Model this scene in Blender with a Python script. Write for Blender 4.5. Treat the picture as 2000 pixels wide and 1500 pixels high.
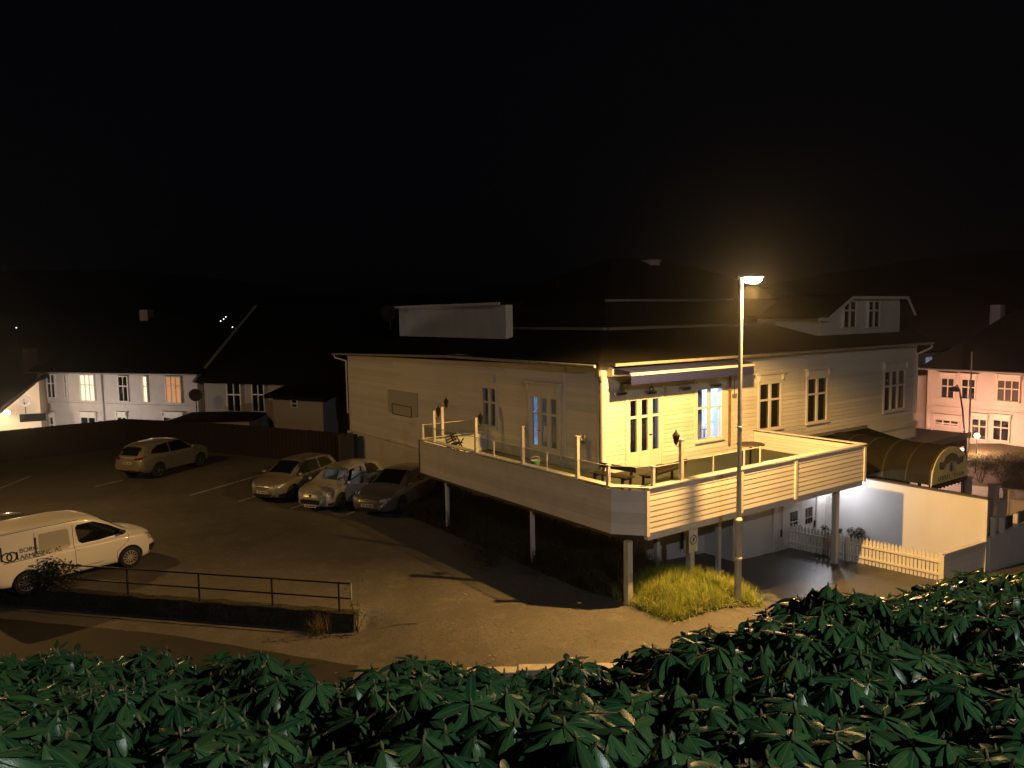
import bpy, bmesh, math, random
from mathutils import Vector, Matrix
from mathutils.bvhtree import BVHTree
import numpy as np
random.seed(7); RNG = np.random.default_rng(11)
SC = bpy.context.scene; COL = SC.collection
for _o in list(bpy.data.objects): bpy.data.objects.remove(_o, do_unlink=True)
rad = math.radians
# ------------------------------------------------------------------ camera
CAMZ = 7.0; F = 1505.0; PITCH = math.atan(136/1505); ROLL = -0.016
CR = Matrix.Rotation(math.pi/2-PITCH, 3, 'X') @ Matrix.Rotation(ROLL, 3, 'Z')
cam = bpy.data.cameras.new('camera'); co = bpy.data.objects.new('camera', cam); COL.objects.link(co)
cam.sensor_fit = 'HORIZONTAL'; cam.sensor_width = 36; cam.lens = 36*F/2000
cam.clip_start = 0.05; cam.clip_end = 3000
co.matrix_world = Matrix.Translation((0, 0, CAMZ)) @ CR.to_4x4()
SC.camera = co
CO = Vector((0, 0, CAMZ))
def ray(x, y): return CR @ Vector(((x-1000)/F, -(y-750)/F, -1.0))
def at(x, y, z): r = ray(x, y); return CO + r*((z-CAMZ)/r.z)
def aty(x, y, Y): r = ray(x, y); return CO + r*(Y/r.y)
def onp(x, y, P, d):
    r = ray(x, y); n = Vector((-d[1], d[0], 0)); P = Vector((P[0], P[1], 0))
    return CO + r*((n.dot(P-CO))/(n.dot(r)))
# ------------------------------------------------------------------ world, exposure
w = bpy.data.worlds.new('World'); SC.world = w; w.use_nodes = True
nt = w.node_tree; nt.nodes.clear()
wo = nt.nodes.new('ShaderNodeOutputWorld'); bg = nt.nodes.new('ShaderNodeBackground')
sk = nt.nodes.new('ShaderNodeTexSky'); sk.sky_type = 'NISHITA'; sk.sun_disc = False
sk.sun_elevation = rad(-9); sk.sun_rotation = rad(60)
addn = nt.nodes.new('ShaderNodeMixRGB'); addn.blend_type = 'ADD'; addn.inputs[0].default_value = 1.0
addn.inputs[2].default_value = (0.022, 0.024, 0.036, 1)      # town sky glow under cloud
nt.links.new(sk.outputs[0], addn.inputs[1]); nt.links.new(addn.outputs[0], bg.inputs[0])
bg.inputs[1].default_value = 0.05; nt.links.new(bg.outputs[0], wo.inputs[0])
SC.view_settings.view_transform = 'Standard'; SC.view_settings.look = 'None'
SC.view_settings.exposure = 0.0; SC.view_settings.gamma = 1.0; SC.view_settings.use_curve_mapping = False
SC.cycles.use_denoising = True
SC.cycles.max_bounces = 8; SC.cycles.diffuse_bounces = 4; SC.cycles.glossy_bounces = 3; SC.cycles.transparent_max_bounces = 16
SC.cycles.caustics_reflective = False; SC.cycles.caustics_refractive = False
SC.cycles.sample_clamp_indirect = 4.0
SC.cycles.volume_bounces = 0
# ------------------------------------------------------------------ object helpers
def link(o): COL.objects.link(o); return o
def tag(o, label=None, cat=None, group=None, kind=None):
    if label: o['label'] = label
    if cat: o['category'] = cat
    if group: o['group'] = group
    if kind: o['kind'] = kind
    return o
def empty(name, loc, rz=0.0, label=None, cat=None, group=None):
    o = bpy.data.objects.new(name, None); link(o); o.location = loc; o.rotation_euler = (0, 0, rz); o.empty_display_size = .2
    return tag(o, label, cat, group)
def objm(name, me, mat=None, parent=None, loc=None, rot=None, scale=None):
    o = bpy.data.objects.new(name, me); link(o)
    if mat is not None and len(me.materials) == 0: me.materials.append(mat)
    if parent is not None: o.parent = parent
    if loc is not None: o.location = loc
    if rot is not None: o.rotation_euler = rot
    if scale is not None: o.scale = scale
    return o
def clone(o, parent=None):
    c = o.copy(); link(c); c.parent = parent
    for ch in o.children: clone(ch, c)
    return c
class MB:
    def __init__(s): s.v = []; s.f = []; s.smooth = False
    def quad(s, a, b, c, d): n = len(s.v); s.v += [tuple(a), tuple(b), tuple(c), tuple(d)]; s.f.append((n, n+1, n+2, n+3)); return s
    def poly(s, pts): n = len(s.v); s.v += [tuple(p) for p in pts]; s.f.append(tuple(range(n, n+len(pts)))); return s
    def box(s, x0, x1, y0, y1, z0, z1):
        n = len(s.v)
        s.v += [(x0,y0,z0),(x1,y0,z0),(x1,y1,z0),(x0,y1,z0),(x0,y0,z1),(x1,y0,z1),(x1,y1,z1),(x0,y1,z1)]
        s.f += [tuple(n+i for i in q) for q in ((3,2,1,0),(4,5,6,7),(0,1,5,4),(1,2,6,5),(2,3,7,6),(3,0,4,7))]
        return s
    def prism(s, pts, ext):            # planar polygon extruded by vector ext
        n = len(s.v); k = len(pts); e = Vector(ext)
        s.v += [tuple(p) for p in pts] + [tuple(Vector(p)+e) for p in pts]
        s.f.append(tuple(range(n+k-1, n-1, -1))); s.f.append(tuple(range(n+k, n+2*k)))
        for i in range(k): j = (i+1) % k; s.f.append((n+i, n+j, n+k+j, n+k+i))
        return s
    def bar(s, a, b, w, h=None, up=(0,0,1)):
        h = h or w; a = Vector(a); b = Vector(b); d = (b-a).normalized(); u_ = Vector(up)
        if abs(d.dot(u_)) > .98: u_ = Vector((1,0,0))
        r = d.cross(u_).normalized(); t = r.cross(d).normalized()
        q = [a + r*sx*w/2 + t*sz*h/2 for sx, sz in ((-1,-1),(1,-1),(1,1),(-1,1))]
        return s.prism(q, b-a)
    def tube(s, pts, r, k=8, cap=True):
        pts = [Vector(p) for p in pts]; rs = r if isinstance(r, (list, tuple)) else [r]*len(pts); n0 = len(s.v); pr = None
        for i, p in enumerate(pts):
            d = (pts[min(i+1, len(pts)-1)]-pts[max(i-1, 0)]).normalized()
            if pr is None:
                a_ = Vector((0,0,1)) if abs(d.z) < .9 else Vector((1,0,0)); pr = d.cross(a_).normalized()
            else:
                pr = (pr - d*pr.dot(d)).normalized()
            q = d.cross(pr)
            for j in range(k):
                an = 2*math.pi*j/k; s.v.append(tuple(p + (pr*math.cos(an)+q*math.sin(an))*rs[i]))
        for i in range(len(pts)-1):
            for j in range(k):
                a = n0+i*k+j; b = n0+i*k+(j+1) % k; s.f.append((a, b, b+k, a+k))
        if cap: s.f.append(tuple(n0+j for j in range(k-1, -1, -1))); s.f.append(tuple(n0+(len(pts)-1)*k+j for j in range(k)))
        return s
    def lathe(s, prof, k=16, c=(0,0,0), ax='z', a0=0, a1=2*math.pi):
        n0 = len(s.v); full = abs(a1-a0-2*math.pi) < 1e-6; kk = k if full else k+1
        for r, h in prof:
            for j in range(kk):
                an = a0+(a1-a0)*j/k; x, y = r*math.cos(an), r*math.sin(an)
                p = (x, y, h) if ax == 'z' else ((h, x, y) if ax == 'x' else (x, h, y))
                s.v.append((p[0]+c[0], p[1]+c[1], p[2]+c[2]))
        for i in range(len(prof)-1):
            for j in range(k):
                j2 = (j+1) % kk; a = n0+i*kk+j; b = n0+i*kk+j2; s.f.append((a, b, b+kk, a+kk))
        return s
    def mesh(s, name, smooth=None):
        me = bpy.data.meshes.new(name); me.from_pydata(s.v, [], s.f); me.update()
        if s.smooth or smooth:
            me.polygons.foreach_set('use_smooth', [True]*len(me.polygons))
        return me
    def build(s, name, mat, parent=None, loc=None, rot=None, smooth=None, fix=True, bevel=0.0):
        me = s.mesh(name, smooth)
        if fix:
            b = bmesh.new(); b.from_mesh(me)
            if bevel:
                bmesh.ops.remove_doubles(b, verts=b.verts, dist=1e-5)
            bmesh.ops.recalc_face_normals(b, faces=b.faces)
            if bevel: bmesh.ops.bevel(b, geom=list(b.edges), offset=bevel, segments=1, affect='EDGES', clamp_overlap=True)
            b.to_mesh(me); b.free()
        return objm(name, me, mat, parent, loc, rot)
def autosmooth(o, ang=40):
    me = o.data; me.polygons.foreach_set('use_smooth', [True]*len(me.polygons))
    me.set_sharp_from_angle(angle=rad(ang)); return o
# ------------------------------------------------------------------ materials
MATS = {}
def mat(name, col, rough=.6, metal=0.0, spec=.5, noise=None, bump=None, coat=0.0, trans=0.0, dirt=None, attr=False):
    m = bpy.data.materials.new(name); m.use_nodes = True; n = m.node_tree.nodes; l = m.node_tree.links
    b = n['Principled BSDF']; b.inputs['Base Color'].default_value = (*col, 1); b.inputs['Roughness'].default_value = rough
    b.inputs['Metallic'].default_value = metal; b.inputs['Specular IOR Level'].default_value = spec
    b.inputs['Coat Weight'].default_value = coat; b.inputs['Coat Roughness'].default_value = .06
    tc = n.new('ShaderNodeTexCoord'); cur = None
    if noise:           # list of (scale, darker colour factor, contrast lo, hi)
        base = n.new('ShaderNodeRGB'); base.outputs[0].default_value = (*col, 1); cur = base.outputs[0]
        for (sc, c2, lo, hi, stretch) in noise:
            mp = n.new('ShaderNodeMapping'); mp.inputs['Scale'].default_value = stretch; l.new(tc.outputs['Object'], mp.inputs[0])
            tx = n.new('ShaderNodeTexNoise'); tx.inputs['Scale'].default_value = sc; tx.inputs['Detail'].default_value = 6; tx.inputs['Roughness'].default_value = .65
            l.new(mp.outputs[0], tx.inputs['Vector'])
            rp = n.new('ShaderNodeValToRGB'); rp.color_ramp.elements[0].position = lo; rp.color_ramp.elements[1].position = hi
            l.new(tx.outputs[0], rp.inputs[0])
            mx = n.new('ShaderNodeMixRGB'); l.new(rp.outputs[0], mx.inputs[0]); l.new(cur, mx.inputs[1]); mx.inputs[2].default_value = (*c2, 1); cur = mx.outputs[0]
        l.new(cur, b.inputs['Base Color'])
    if bump:
        sc, st, dist = bump
        tx = n.new('ShaderNodeTexNoise'); tx.inputs['Scale'].default_value = sc; tx.inputs['Detail'].default_value = 5; l.new(tc.outputs['Object'], tx.inputs['Vector'])
        bp = n.new('ShaderNodeBump'); bp.inputs['Strength'].default_value = st; bp.inputs['Distance'].default_value = dist
        l.new(tx.outputs[0], bp.inputs['Height']); l.new(bp.outputs[0], b.inputs['Normal'])
    MATS[name] = m; return m
S1 = (1, 1, 1)
def emat(name, col, strength):
    m = bpy.data.materials.new(name); m.use_nodes = True; n = m.node_tree.nodes
    b = n['Principled BSDF']; b.inputs['Base Color'].default_value = (.02, .02, .02, 1)
    b.inputs['Emission Color'].default_value = (*col, 1); b.inputs['Emission Strength'].default_value = strength; return m
white = mat('white_paint', (.76, .74, .70), .55, noise=[(1.6, (.66, .63, .57), .42, .75, (1, 1, .35)), (14, (.55, .52, .46), .66, .82, (1, 1, .5))], bump=(60, .12, .01))
white_board = mat('white_board_paint', (.78, .755, .71), .5, noise=[(2.2, (.66, .62, .55), .45, .8, (.5, 1, 1)), (9, (.50, .46, .38), .68, .86, (.25, 1, 1.6))], bump=(80, .15, .008))
# one tone per siding board so that no two boards weather alike
_n = white_board.node_tree.nodes; _l = white_board.node_tree.links
_b = _n['Principled BSDF']; _src = _b.inputs['Base Color'].links[0].from_socket
_oi = _n.new('ShaderNodeObjectInfo'); _mr = _n.new('ShaderNodeMapRange'); _mr.inputs['To Min'].default_value = .87; _mr.inputs['To Max'].default_value = 1.04
_l.new(_oi.outputs['Random'], _mr.inputs['Value'])
_mu = _n.new('ShaderNodeMixRGB'); _mu.blend_type = 'MULTIPLY'; _mu.inputs[0].default_value = 1; _l.new(_src, _mu.inputs[1]); _l.new(_mr.outputs[0], _mu.inputs[2]); _l.new(_mu.outputs[0], _b.inputs['Base Color'])
white_wall = mat('white_render', (.74, .73, .71), .75, noise=[(.9, (.66, .64, .61), .4, .8, (1, 1, .4)), (6, (.58, .55, .50), .64, .85, (1, 1, .3))], bump=(35, .2, .01))
roofm = mat('roof_slate', (.008, .008, .008), .85, spec=.08, noise=[(3, (.013, .011, .010), .45, .7, S1)], bump=(12, .4, .03))
asphalt = mat('asphalt', (.135, .128, .118), .62, spec=.30, noise=[(.25, (.090, .085, .078), .42, .62, S1), (2.2, (.165, .155, .140), .5, .72, S1), (9, (.085, .080, .072), .56, .70, S1), (26, (.07, .066, .060), .52, .60, S1), (40, (.26, .24, .21), .62, .75, S1), (90, (.045, .044, .042), .60, .72, S1)], bump=(120, .6, .01))
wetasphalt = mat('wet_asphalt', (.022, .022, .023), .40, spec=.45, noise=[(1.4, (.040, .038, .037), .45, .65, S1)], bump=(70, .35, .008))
lineP = mat('road_paint', (.62, .61, .57), .6, noise=[(9, (.18, .17, .16), .46, .62, S1)])
blackm = mat('black_iron', (.012, .012, .013), .4, spec=.5)
steel = mat('galvanised_steel', (.46, .46, .45), .5, metal=.25, noise=[(6, (.36, .36, .35), .4, .7, S1)])
rubber = mat('rubber', (.012, .012, .012), .8)
glassd = mat('dark_pane', (.008, .010, .014), .04, spec=.7)
brown = mat('brown_plank', (.026, .015, .010), .85, noise=[(4, (.016, .010, .007), .4, .7, (3, 3, .3))], bump=(30, .3, .01))
concrete = mat('concrete', (.060, .055, .042), .9, spec=.2, noise=[(2, (.028, .028, .018), .4, .65, S1), (11, (.012, .016, .008), .45, .65, S1)], bump=(25, .5, .02))
kerbm = mat('kerb_granite', (.42, .39, .33), .7, noise=[(6, (.28, .26, .23), .4, .7, S1)], bump=(40, .3, .01))
soil = mat('soil', (.035, .028, .020), .95, noise=[(4, (.02, .016, .012), .4, .7, S1)], bump=(14, .8, .05))
blue = mat('awning_blue', (.008, .014, .110), .8, noise=[(5, (.006, .010, .075), .4, .7, S1)])
grey = mat('grey_metal', (.24, .23, .22), .5, metal=.2)
deckfloor = mat('deck_board', (.055, .062, .030), .6, noise=[(1.2, (.030, .034, .018), .4, .7, S1), (7, (.09, .085, .06), .58, .78, S1)], bump=(30, .3, .01))
def leafmat(name, c1, c2, rough, spec=.5, trans=.0):
    m = bpy.data.materials.new(name); m.use_nodes = True; n = m.node_tree.nodes; l = m.node_tree.links; b = n['Principled BSDF']
    b.inputs['Roughness'].default_value = rough; b.inputs['Specular IOR Level'].default_value = spec
    g = n.new('ShaderNodeNewGeometry'); oi = n.new('ShaderNodeObjectInfo')
    ad = n.new('ShaderNodeMath'); ad.operation = 'ADD'; l.new(g.outputs['Random Per Island'], ad.inputs[0]); l.new(oi.outputs['Random'], ad.inputs[1])
    fr = n.new('ShaderNodeMath'); fr.operation = 'FRACT'; l.new(ad.outputs[0], fr.inputs[0])
    mx = n.new('ShaderNodeMixRGB'); l.new(fr.outputs[0], mx.inputs[0]); mx.inputs[1].default_value = (*c1, 1); mx.inputs[2].default_value = (*c2, 1)
    l.new(mx.outputs[0], b.inputs['Base Color']); return m
rhodo = leafmat('rhododendron_leaf', (.020, .085, .036), (.065, .155, .045), .24, .30)
_n = rhodo.node_tree.nodes; _l = rhodo.node_tree.links; _b = _n['Principled BSDF']; _b.inputs['IOR'].default_value = 1.42
_at = _n.new('ShaderNodeAttribute'); _at.attribute_name = 'rib'; _rp = _n.new('ShaderNodeValToRGB'); _rp.color_ramp.elements[0].position = .84; _rp.color_ramp.elements[1].position = 1.0
_l.new(_at.outputs['Fac'], _rp.inputs[0]); _mx = _n.new('ShaderNodeMixRGB'); _l.new(_rp.outputs[0], _mx.inputs[0]); _l.new(_b.inputs['Base Color'].links[0].from_socket, _mx.inputs[1]); _mx.inputs[2].default_value = (.16, .17, .055, 1); _l.new(_mx.outputs[0], _b.inputs['Base Color'])
_tc = _n.new('ShaderNodeTexCoord'); _nz = _n.new('ShaderNodeTexNoise'); _nz.inputs['Scale'].default_value = 260; _bp = _n.new('ShaderNodeBump'); _bp.inputs['Strength'].default_value = .25; _bp.inputs['Distance'].default_value = .002
_l.new(_tc.outputs['Object'], _nz.inputs['Vector']); _l.new(_nz.outputs[0], _bp.inputs['Height']); _l.new(_bp.outputs[0], _b.inputs['Normal'])
budm = mat('bud', (.19, .17, .07), .6)
twig = mat('twig', (.09, .065, .035), .8)
grassm = leafmat('grass_blade', (.13, .27, .030), (.46, .40, .10), .6, .2)
weedm = leafmat('dark_weed', (.030, .032, .012), (.065, .048, .022), .8, .2)
bushm = leafmat('shrub_leaf', (.012, .024, .010), (.030, .036, .016), .6, .3)
glass = bpy.data.materials.new('clear_glass'); glass.use_nodes = True
_n = glass.node_tree.nodes; _l = glass.node_tree.links; _n.clear()
_o = _n.new('ShaderNodeOutputMaterial'); _t = _n.new('ShaderNodeBsdfTransparent'); _g = _n.new('ShaderNodeBsdfGlossy'); _g.inputs['Roughness'].default_value = .02
_t.inputs[0].default_value = (.90, .93, .92, 1); _m = _n.new('ShaderNodeMixShader'); _fr = _n.new('ShaderNodeLayerWeight'); _fr.inputs[0].default_value = .22; _fm = _n.new('ShaderNodeMath'); _fm.operation = 'MULTIPLY_ADD'; _fm.inputs[1].default_value = .30; _fm.inputs[2].default_value = .03
_l.new(_fr.outputs['Facing'], _fm.inputs[0]); _l.new(_fm.outputs[0], _m.inputs[0]); _l.new(_t.outputs[0], _m.inputs[1]); _l.new(_g.outputs[0], _m.inputs[2]); _l.new(_m.outputs[0], _o.inputs[0])
# ------------------------------------------------------------------ site frame
TH = rad(35.6); UX = Vector((math.cos(TH), math.sin(TH), 0)); VX = Vector((-math.sin(TH), math.cos(TH), 0))
P0 = Vector((2.68, 23.50, 0)); D0 = Vector((3.32, 18.69, 0))
def sstep(a, b, x): t = min(1, max(0, (x-a)/(b-a))); return t*t*(3-2*t)
def lerpt(tab, x):
    if x <= tab[0][0]: return tab[0][1]
    for (a, b), (c, d) in zip(tab, tab[1:]):
        if x <= c: return b+(d-b)*(x-a)/(c-a)
    return tab[-1][1]
LOT = -0.30
SDROP = [(1.2, 0), (3, -.40), (5, -1.0), (8.5, -1.22), (12.0, -1.32), (20, -1.95), (30, -2.2)]
# railing wall line (top edge) in world coordinates
WA = at(690, 1200, LOT+.05); WB = at(-60, 1143, LOT+.05); WDIR = (WB-WA); WDIR.z = 0; WLEN = WDIR.length; WDIR.normalize(); WN = Vector((-WDIR.y, WDIR.x, 0))
if WN.y > 0: WN = -WN        # points towards the camera
def gz(x, y):
    p = Vector((x, y, 0)); s = (p-D0).dot(UX); t = (p-D0).dot(VX)
    z = LOT + lerpt(SDROP, s)*sstep(-3, 2, x)
    q = p-WA; a = q.dot(WDIR); c = q.dot(WN)
    # in front of the railing wall the lane lies lower (behind it the apron sheet covers the transition)
    k = sstep(-1.6, 0, a); z -= .42*sstep(-5.0, -.3, a)*(k*sstep(-3, -1, c)+(1-k)*sstep(-1.2, 1.6, c))
    z -= 1.6*sstep(44, 58, y)*(1 if x < 4 else 0)
    return z
# ================================================================== SETTING
def sheet(name, fz, x0, x1, y0, y1, step, m, kind='structure', inside=None, dz=0):
    nx = int((x1-x0)/step)+1; ny = int((y1-y0)/step)+1; v = []; f = []
    for j in range(ny+1):
        for i in range(nx+1):
            x = x0+(x1-x0)*i/nx; y = y0+(y1-y0)*j/ny; v.append((x, y, fz(x, y)+dz))
    for j in range(ny):
        for i in range(nx):
            if inside and not inside(x0+(x1-x0)*(i+.5)/nx, y0+(y1-y0)*(j+.5)/ny): continue
            a = j*(nx+1)+i; f.append((a, a+1, a+nx+2, a+nx+1))
    me = bpy.data.meshes.new(name); me.from_pydata(v, [], f); me.update(); me.polygons.foreach_set('use_smooth', [True]*len(me.polygons))
    o = objm(name, me, m); return tag(o, kind=kind)
PATHZ = 5.35
KY = 15.15      # kerb line distance
def slope(x, y):  # upper path and hedge bank down to the lane
    lane = gz(x, KY)-.02
    if y < 1.0: return PATHZ
    t = (y-1.0)/(KY-1.6-1.0)
    return PATHZ + (lane-PATHZ)*(sstep(0, 1, t)*.5+t*.5) if t < 1 else lane
def court(x, y):
    p = Vector((x, y, 0)); return 12.55 < (p-D0).dot(UX) < 13.4
ground = sheet('ground', gz, -34, 36, KY-.5, 62, .5, asphalt)
tag(ground, 'worn asphalt car park and lane with grit and damp patches', 'ground')
bankg = sheet('bank', slope, -34, 36, -30, KY-.3, .7, soil)
tag(bankg, 'dark soil bank under the rhododendron hedge', 'bank')
# outer terrain to the horizon, with dark hills round the valley
def far(x, y):
    r = math.hypot(x, y-20); h = -3.2 + 46*sstep(160, 520, r)*(.55+.45*math.sin(x*.011+1.3)*math.cos(y*.007))
    return h if r > 50 else -3.2
me = bpy.data.meshes.new('terrain'); v = []; f = []; N = 64; R_ = [30, 60, 90, 130, 180, 240, 320, 420, 560, 800, 1300]
for r in R_:
    for k in range(N):
        a = 2*math.pi*k/N; x = r*math.cos(a); y = 20+r*math.sin(a); z = far(x, y)
        if y < -8: z = max(z, PATHZ-.4 if r < 200 else z)
        v.append((x, y, z))
for i in range(len(R_)-1):
    for k in range(N): f.append((i*N+k, i*N+(k+1) % N, (i+1)*N+(k+1) % N, (i+1)*N+k))
v.append((0, 20, -3.2)); c_ = len(v)-1
for k in range(N): f.append((c_, k, (k+1) % N))
me.from_pydata(v, [], f); terr = objm('terrain', me, mat('far_grass', (.012, .016, .010), .95)); tag(terr, 'dark valley floor and wooded hills beyond the houses', 'terrain', kind='structure')
# raised apron of the car park behind the railing wall
apr = MB(); NA, NC = 90, 16; a0_, a1_, c0_, c1_ = -1.6, WLEN+4, -3.6, -.12
for j in range(NC+1):
    for i in range(NA+1):
        a_ = a0_+(a1_-a0_)*i/NA; c_ = c0_+(c1_-c0_)*j/NC; p_ = WA+WDIR*a_+WN*c_; g_ = gz(p_.x, p_.y)
        apr.v.append((p_.x, p_.y, g_+.008+(max(LOT, g_)-g_)*(1 if a_ > -.02 else sstep(-1.6, -.1, a_)*sstep(-.12, -.8, c_))))
for j in range(NC):
    for i in range(NA): k_ = j*(NA+1)+i; apr.f.append((k_, k_+1, k_+NA+2, k_+NA+1))
tag(apr.build('car_park', asphalt, smooth=True), 'raised edge of the car park behind the low wall', 'car park', kind='structure')
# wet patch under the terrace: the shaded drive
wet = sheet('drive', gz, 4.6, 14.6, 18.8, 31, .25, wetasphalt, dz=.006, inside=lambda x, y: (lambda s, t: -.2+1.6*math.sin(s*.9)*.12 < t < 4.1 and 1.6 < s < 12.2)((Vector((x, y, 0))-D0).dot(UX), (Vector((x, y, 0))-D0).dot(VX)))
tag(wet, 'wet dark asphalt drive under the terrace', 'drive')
# dark strip of the lane on the left, a thin darker sheet
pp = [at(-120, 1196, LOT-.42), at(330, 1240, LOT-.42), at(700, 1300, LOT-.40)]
stripm = mat('dark_asphalt', (.022, .020, .019), .7, noise=[(3, (.03, .028, .026), .45, .7, S1)], bump=(120, .5, .01))
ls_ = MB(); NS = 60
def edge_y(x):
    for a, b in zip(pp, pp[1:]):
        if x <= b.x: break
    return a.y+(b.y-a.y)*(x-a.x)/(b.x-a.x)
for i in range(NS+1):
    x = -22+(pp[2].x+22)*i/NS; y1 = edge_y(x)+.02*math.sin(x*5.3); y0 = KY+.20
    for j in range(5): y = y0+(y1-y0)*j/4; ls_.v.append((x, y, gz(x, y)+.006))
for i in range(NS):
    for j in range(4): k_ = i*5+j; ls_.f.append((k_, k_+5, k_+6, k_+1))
tag(ls_.build('lane', stripm), 'darker strip of the lane', 'lane', kind='structure')
# parking lines
def line_px(a, b, wd=.10, z=None):
    A = at(*a, LOT); B = at(*b, LOT); d = (B-A).normalized(); n = Vector((-d.y, d.x, 0))*wd/2
    m = MB(); K = 12
    for i in range(K):
        p = A+(B-A)*i/K; q = A+(B-A)*(i+1)/K
        P = lambda w_: (w_.x, w_.y, gz(w_.x, w_.y)+.010)
        m.quad(P(p-n), P(q-n), P(q+n), P(p+n))
    tag(m.build('parking_line', lineP), kind='structure')
for a, b in (((165, 1151), (305, 1109)), ((371, 968), (516, 926)), ((466, 980), (560, 950)), ((567, 994), (640, 970)), ((676, 1006), (740, 980)), ((185, 951), (240, 938)), ((-20, 962), (60, 930)), ((-40, 1075), (60, 1050))): line_px(a, b)
# kerb stones on the near side of the lane
kx = at(555, 1330, LOT-.3).x
xk = -16.0; kk = []
kerb_root = empty('kerb', (0, KY, 0), 0, 'pale granite kerb stones along the near edge of the lane', 'kerb'); tag(kerb_root, kind='structure')
while xk < 9.5:
    L_ = random.uniform(.9, 1.15); z = gz(xk+L_/2, KY+.3); hgt = .13 if xk > kx+1.2 else .04
    MB().box(0, L_-.015, -.14, .14, -.25, hgt).build('kerb_stone', kerbm, kerb_root, (xk, random.uniform(-.01, .01), z), bevel=.012); xk += L_
# ------------------------------------------------------------------ hedge bank: rhododendrons
def leaf_template(L=.13, W=.042, droop=.35, nseg=6):
    v = []; f = []; rib = []
    for i in range(nseg+1):
        t = i/nseg; wv = (.0022 if t < .12 else W/2*(math.sin(math.pi*(.10+.90*(t-.12)/.88))**.7)*(1.0 if t < .98 else .3)); zz = -droop*L*t*t
        x = L*t
        v += [(x, -wv, zz-wv*.10), (x, 0, zz-.10*wv), (x, wv, zz-wv*.10)]; v[-3] = (x, -wv, zz-.22*wv); v[-1] = (x, wv, zz-.22*wv); rib += [0 if t > .12 else .9, 1, 0 if t > .12 else .9]
    for i in range(nseg):
        a = i*3; f += [(a, a+3, a+4, a+1), (a+1, a+4, a+5, a+2)]
    return np.array(v), f, np.array(rib, np.float32)
LV = [leaf_template(.150, .042, d) for d in (.12, .30, .50)] + [leaf_template(.115, .034, .25)]
LEAFME = []
for k, (v, f, rb) in enumerate(LV):
    me = bpy.data.meshes.new('leaf'); me.from_pydata(v.tolist(), [], f); me.attributes.new('rib', 'FLOAT', 'POINT').data.foreach_set('value', rb); me.materials.append(rhodo); me.polygons.foreach_set('use_smooth', [True]*len(me.polygons)); LEAFME.append(me)
def big_mesh(name, parts, m, parent=None, kind=None, smooth=False, ribs=None):
    """parts: list of (template verts Nx3, faces, matrices Kx4x4)"""
    V = []; Fs = []; off = 0; LT = []; 
    for tv, tf, M in parts:
        M = np.asarray(M); K = len(M)
        if K == 0: continue
        h = np.c_[tv, np.ones(len(tv))]; w_ = np.einsum('kij,nj->kni', M, h)[:, :, :3].reshape(-1, 3); V.append(w_)
        n = len(tf[0]); tfa = np.array(tf); fa = (tfa[None]+(np.arange(K)*len(tv))[:, None, None]+off).reshape(-1, n); Fs.append(fa); off += K*len(tv)
    V = np.concatenate(V); me = bpy.data.meshes.new(name); nl = sum(a.size for a in Fs); nf = sum(len(a) for a in Fs)
    me.vertices.add(len(V)); me.vertices.foreach_set('co', V.ravel()); me.loops.add(nl); me.polygons.add(nf)
    me.loops.foreach_set('vertex_index', np.concatenate([a.ravel() for a in Fs]))
    tot = np.concatenate([np.full(len(a), a.shape[1]) for a in Fs]); st = np.r_[0, np.cumsum(tot)[:-1]]
    me.polygons.foreach_set('loop_start', st); me.polygons.foreach_set('loop_total', tot)
    if smooth: me.polygons.foreach_set('use_smooth', np.ones(nf, bool))
    me.update(calc_edges=True); me.validate()
    if ribs is not None:
        me.attributes.new('rib', 'FLOAT', 'POINT').data.foreach_set('value', np.concatenate([np.tile(r_, len(p_[2])) for r_, p_ in zip(ribs, parts) if len(p_[2])]).astype(np.float32))
    o = objm(name, me, m, parent)
    if kind: o['kind'] = kind
    return o
def rotm(yaw, pitch, roll, s, loc):
    M = Matrix.Translation(loc) @ Matrix.Rotation(yaw, 4, 'Z') @ Matrix.Rotation(pitch, 4, 'Y') @ Matrix.Rotation(roll, 4, 'X') @ Matrix.Diagonal((s, s, s, 1)); return M
# skyline of the hedge in the photograph -> how far the crown reaches at each bearing
EDGE = [(-420, 1290, 5.0), (-200, 1268, 5.1), (-60, 1272, 5.2), (0, 1278, 5.2), (60, 1284, 5.2), (85, 1266, 5.3), (200, 1284, 5.3), (330, 1266, 5.4), (395, 1300, 5.2), (440, 1284, 5.1), (520, 1278, 5.0), (560, 1325, 4.9), (680, 1338, 4.7), (735, 1300, 4.5), (770, 1286, 4.5), (870, 1288, 4.7), (960, 1300, 4.9), (1040, 1308, 5.0), (1130, 1278, 5.2), (1200, 1306, 5.3), (1245, 1276, 5.6), (1330, 1246, 6.0), (1385, 1222, 6.3), (1440, 1232, 6.4), (1500, 1186, 6.8), (1580, 1160, 7.0), (1680, 1164, 7.2), (1740, 1176, 7.6), (1790, 1150, 8.4), (1860, 1134, 9.2), (1930, 1126, 9.8), (2000, 1116, 10.3), (2080, 1106, 10.8), (2250, 1100, 11.0), (2500, 1096, 11.2)]
def hedge_far(px):
    for (a, b, c), (d, e, g) in zip(EDGE, EDGE[1:]):
        if a <= px <= d: t = (px-a)/(d-a); return b+(e-b)*t, c+(g-c)*t
    return EDGE[-1][1:]
BUSHES = [(-400, 560, 'lower rhododendron bush at the left end of the hedge below the railing', 0), (560, 1225, 'rhododendron bush in the middle of the hedge in front of the pale kerb', 0), (1225, 1710, 'tall rhododendron bush in front of the street lamp and the grass mound', 0), (1710, 2480, 'rhododendron bush at the right end of the hedge below the picket fence', 0)]
budv = []; budf = []
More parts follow.
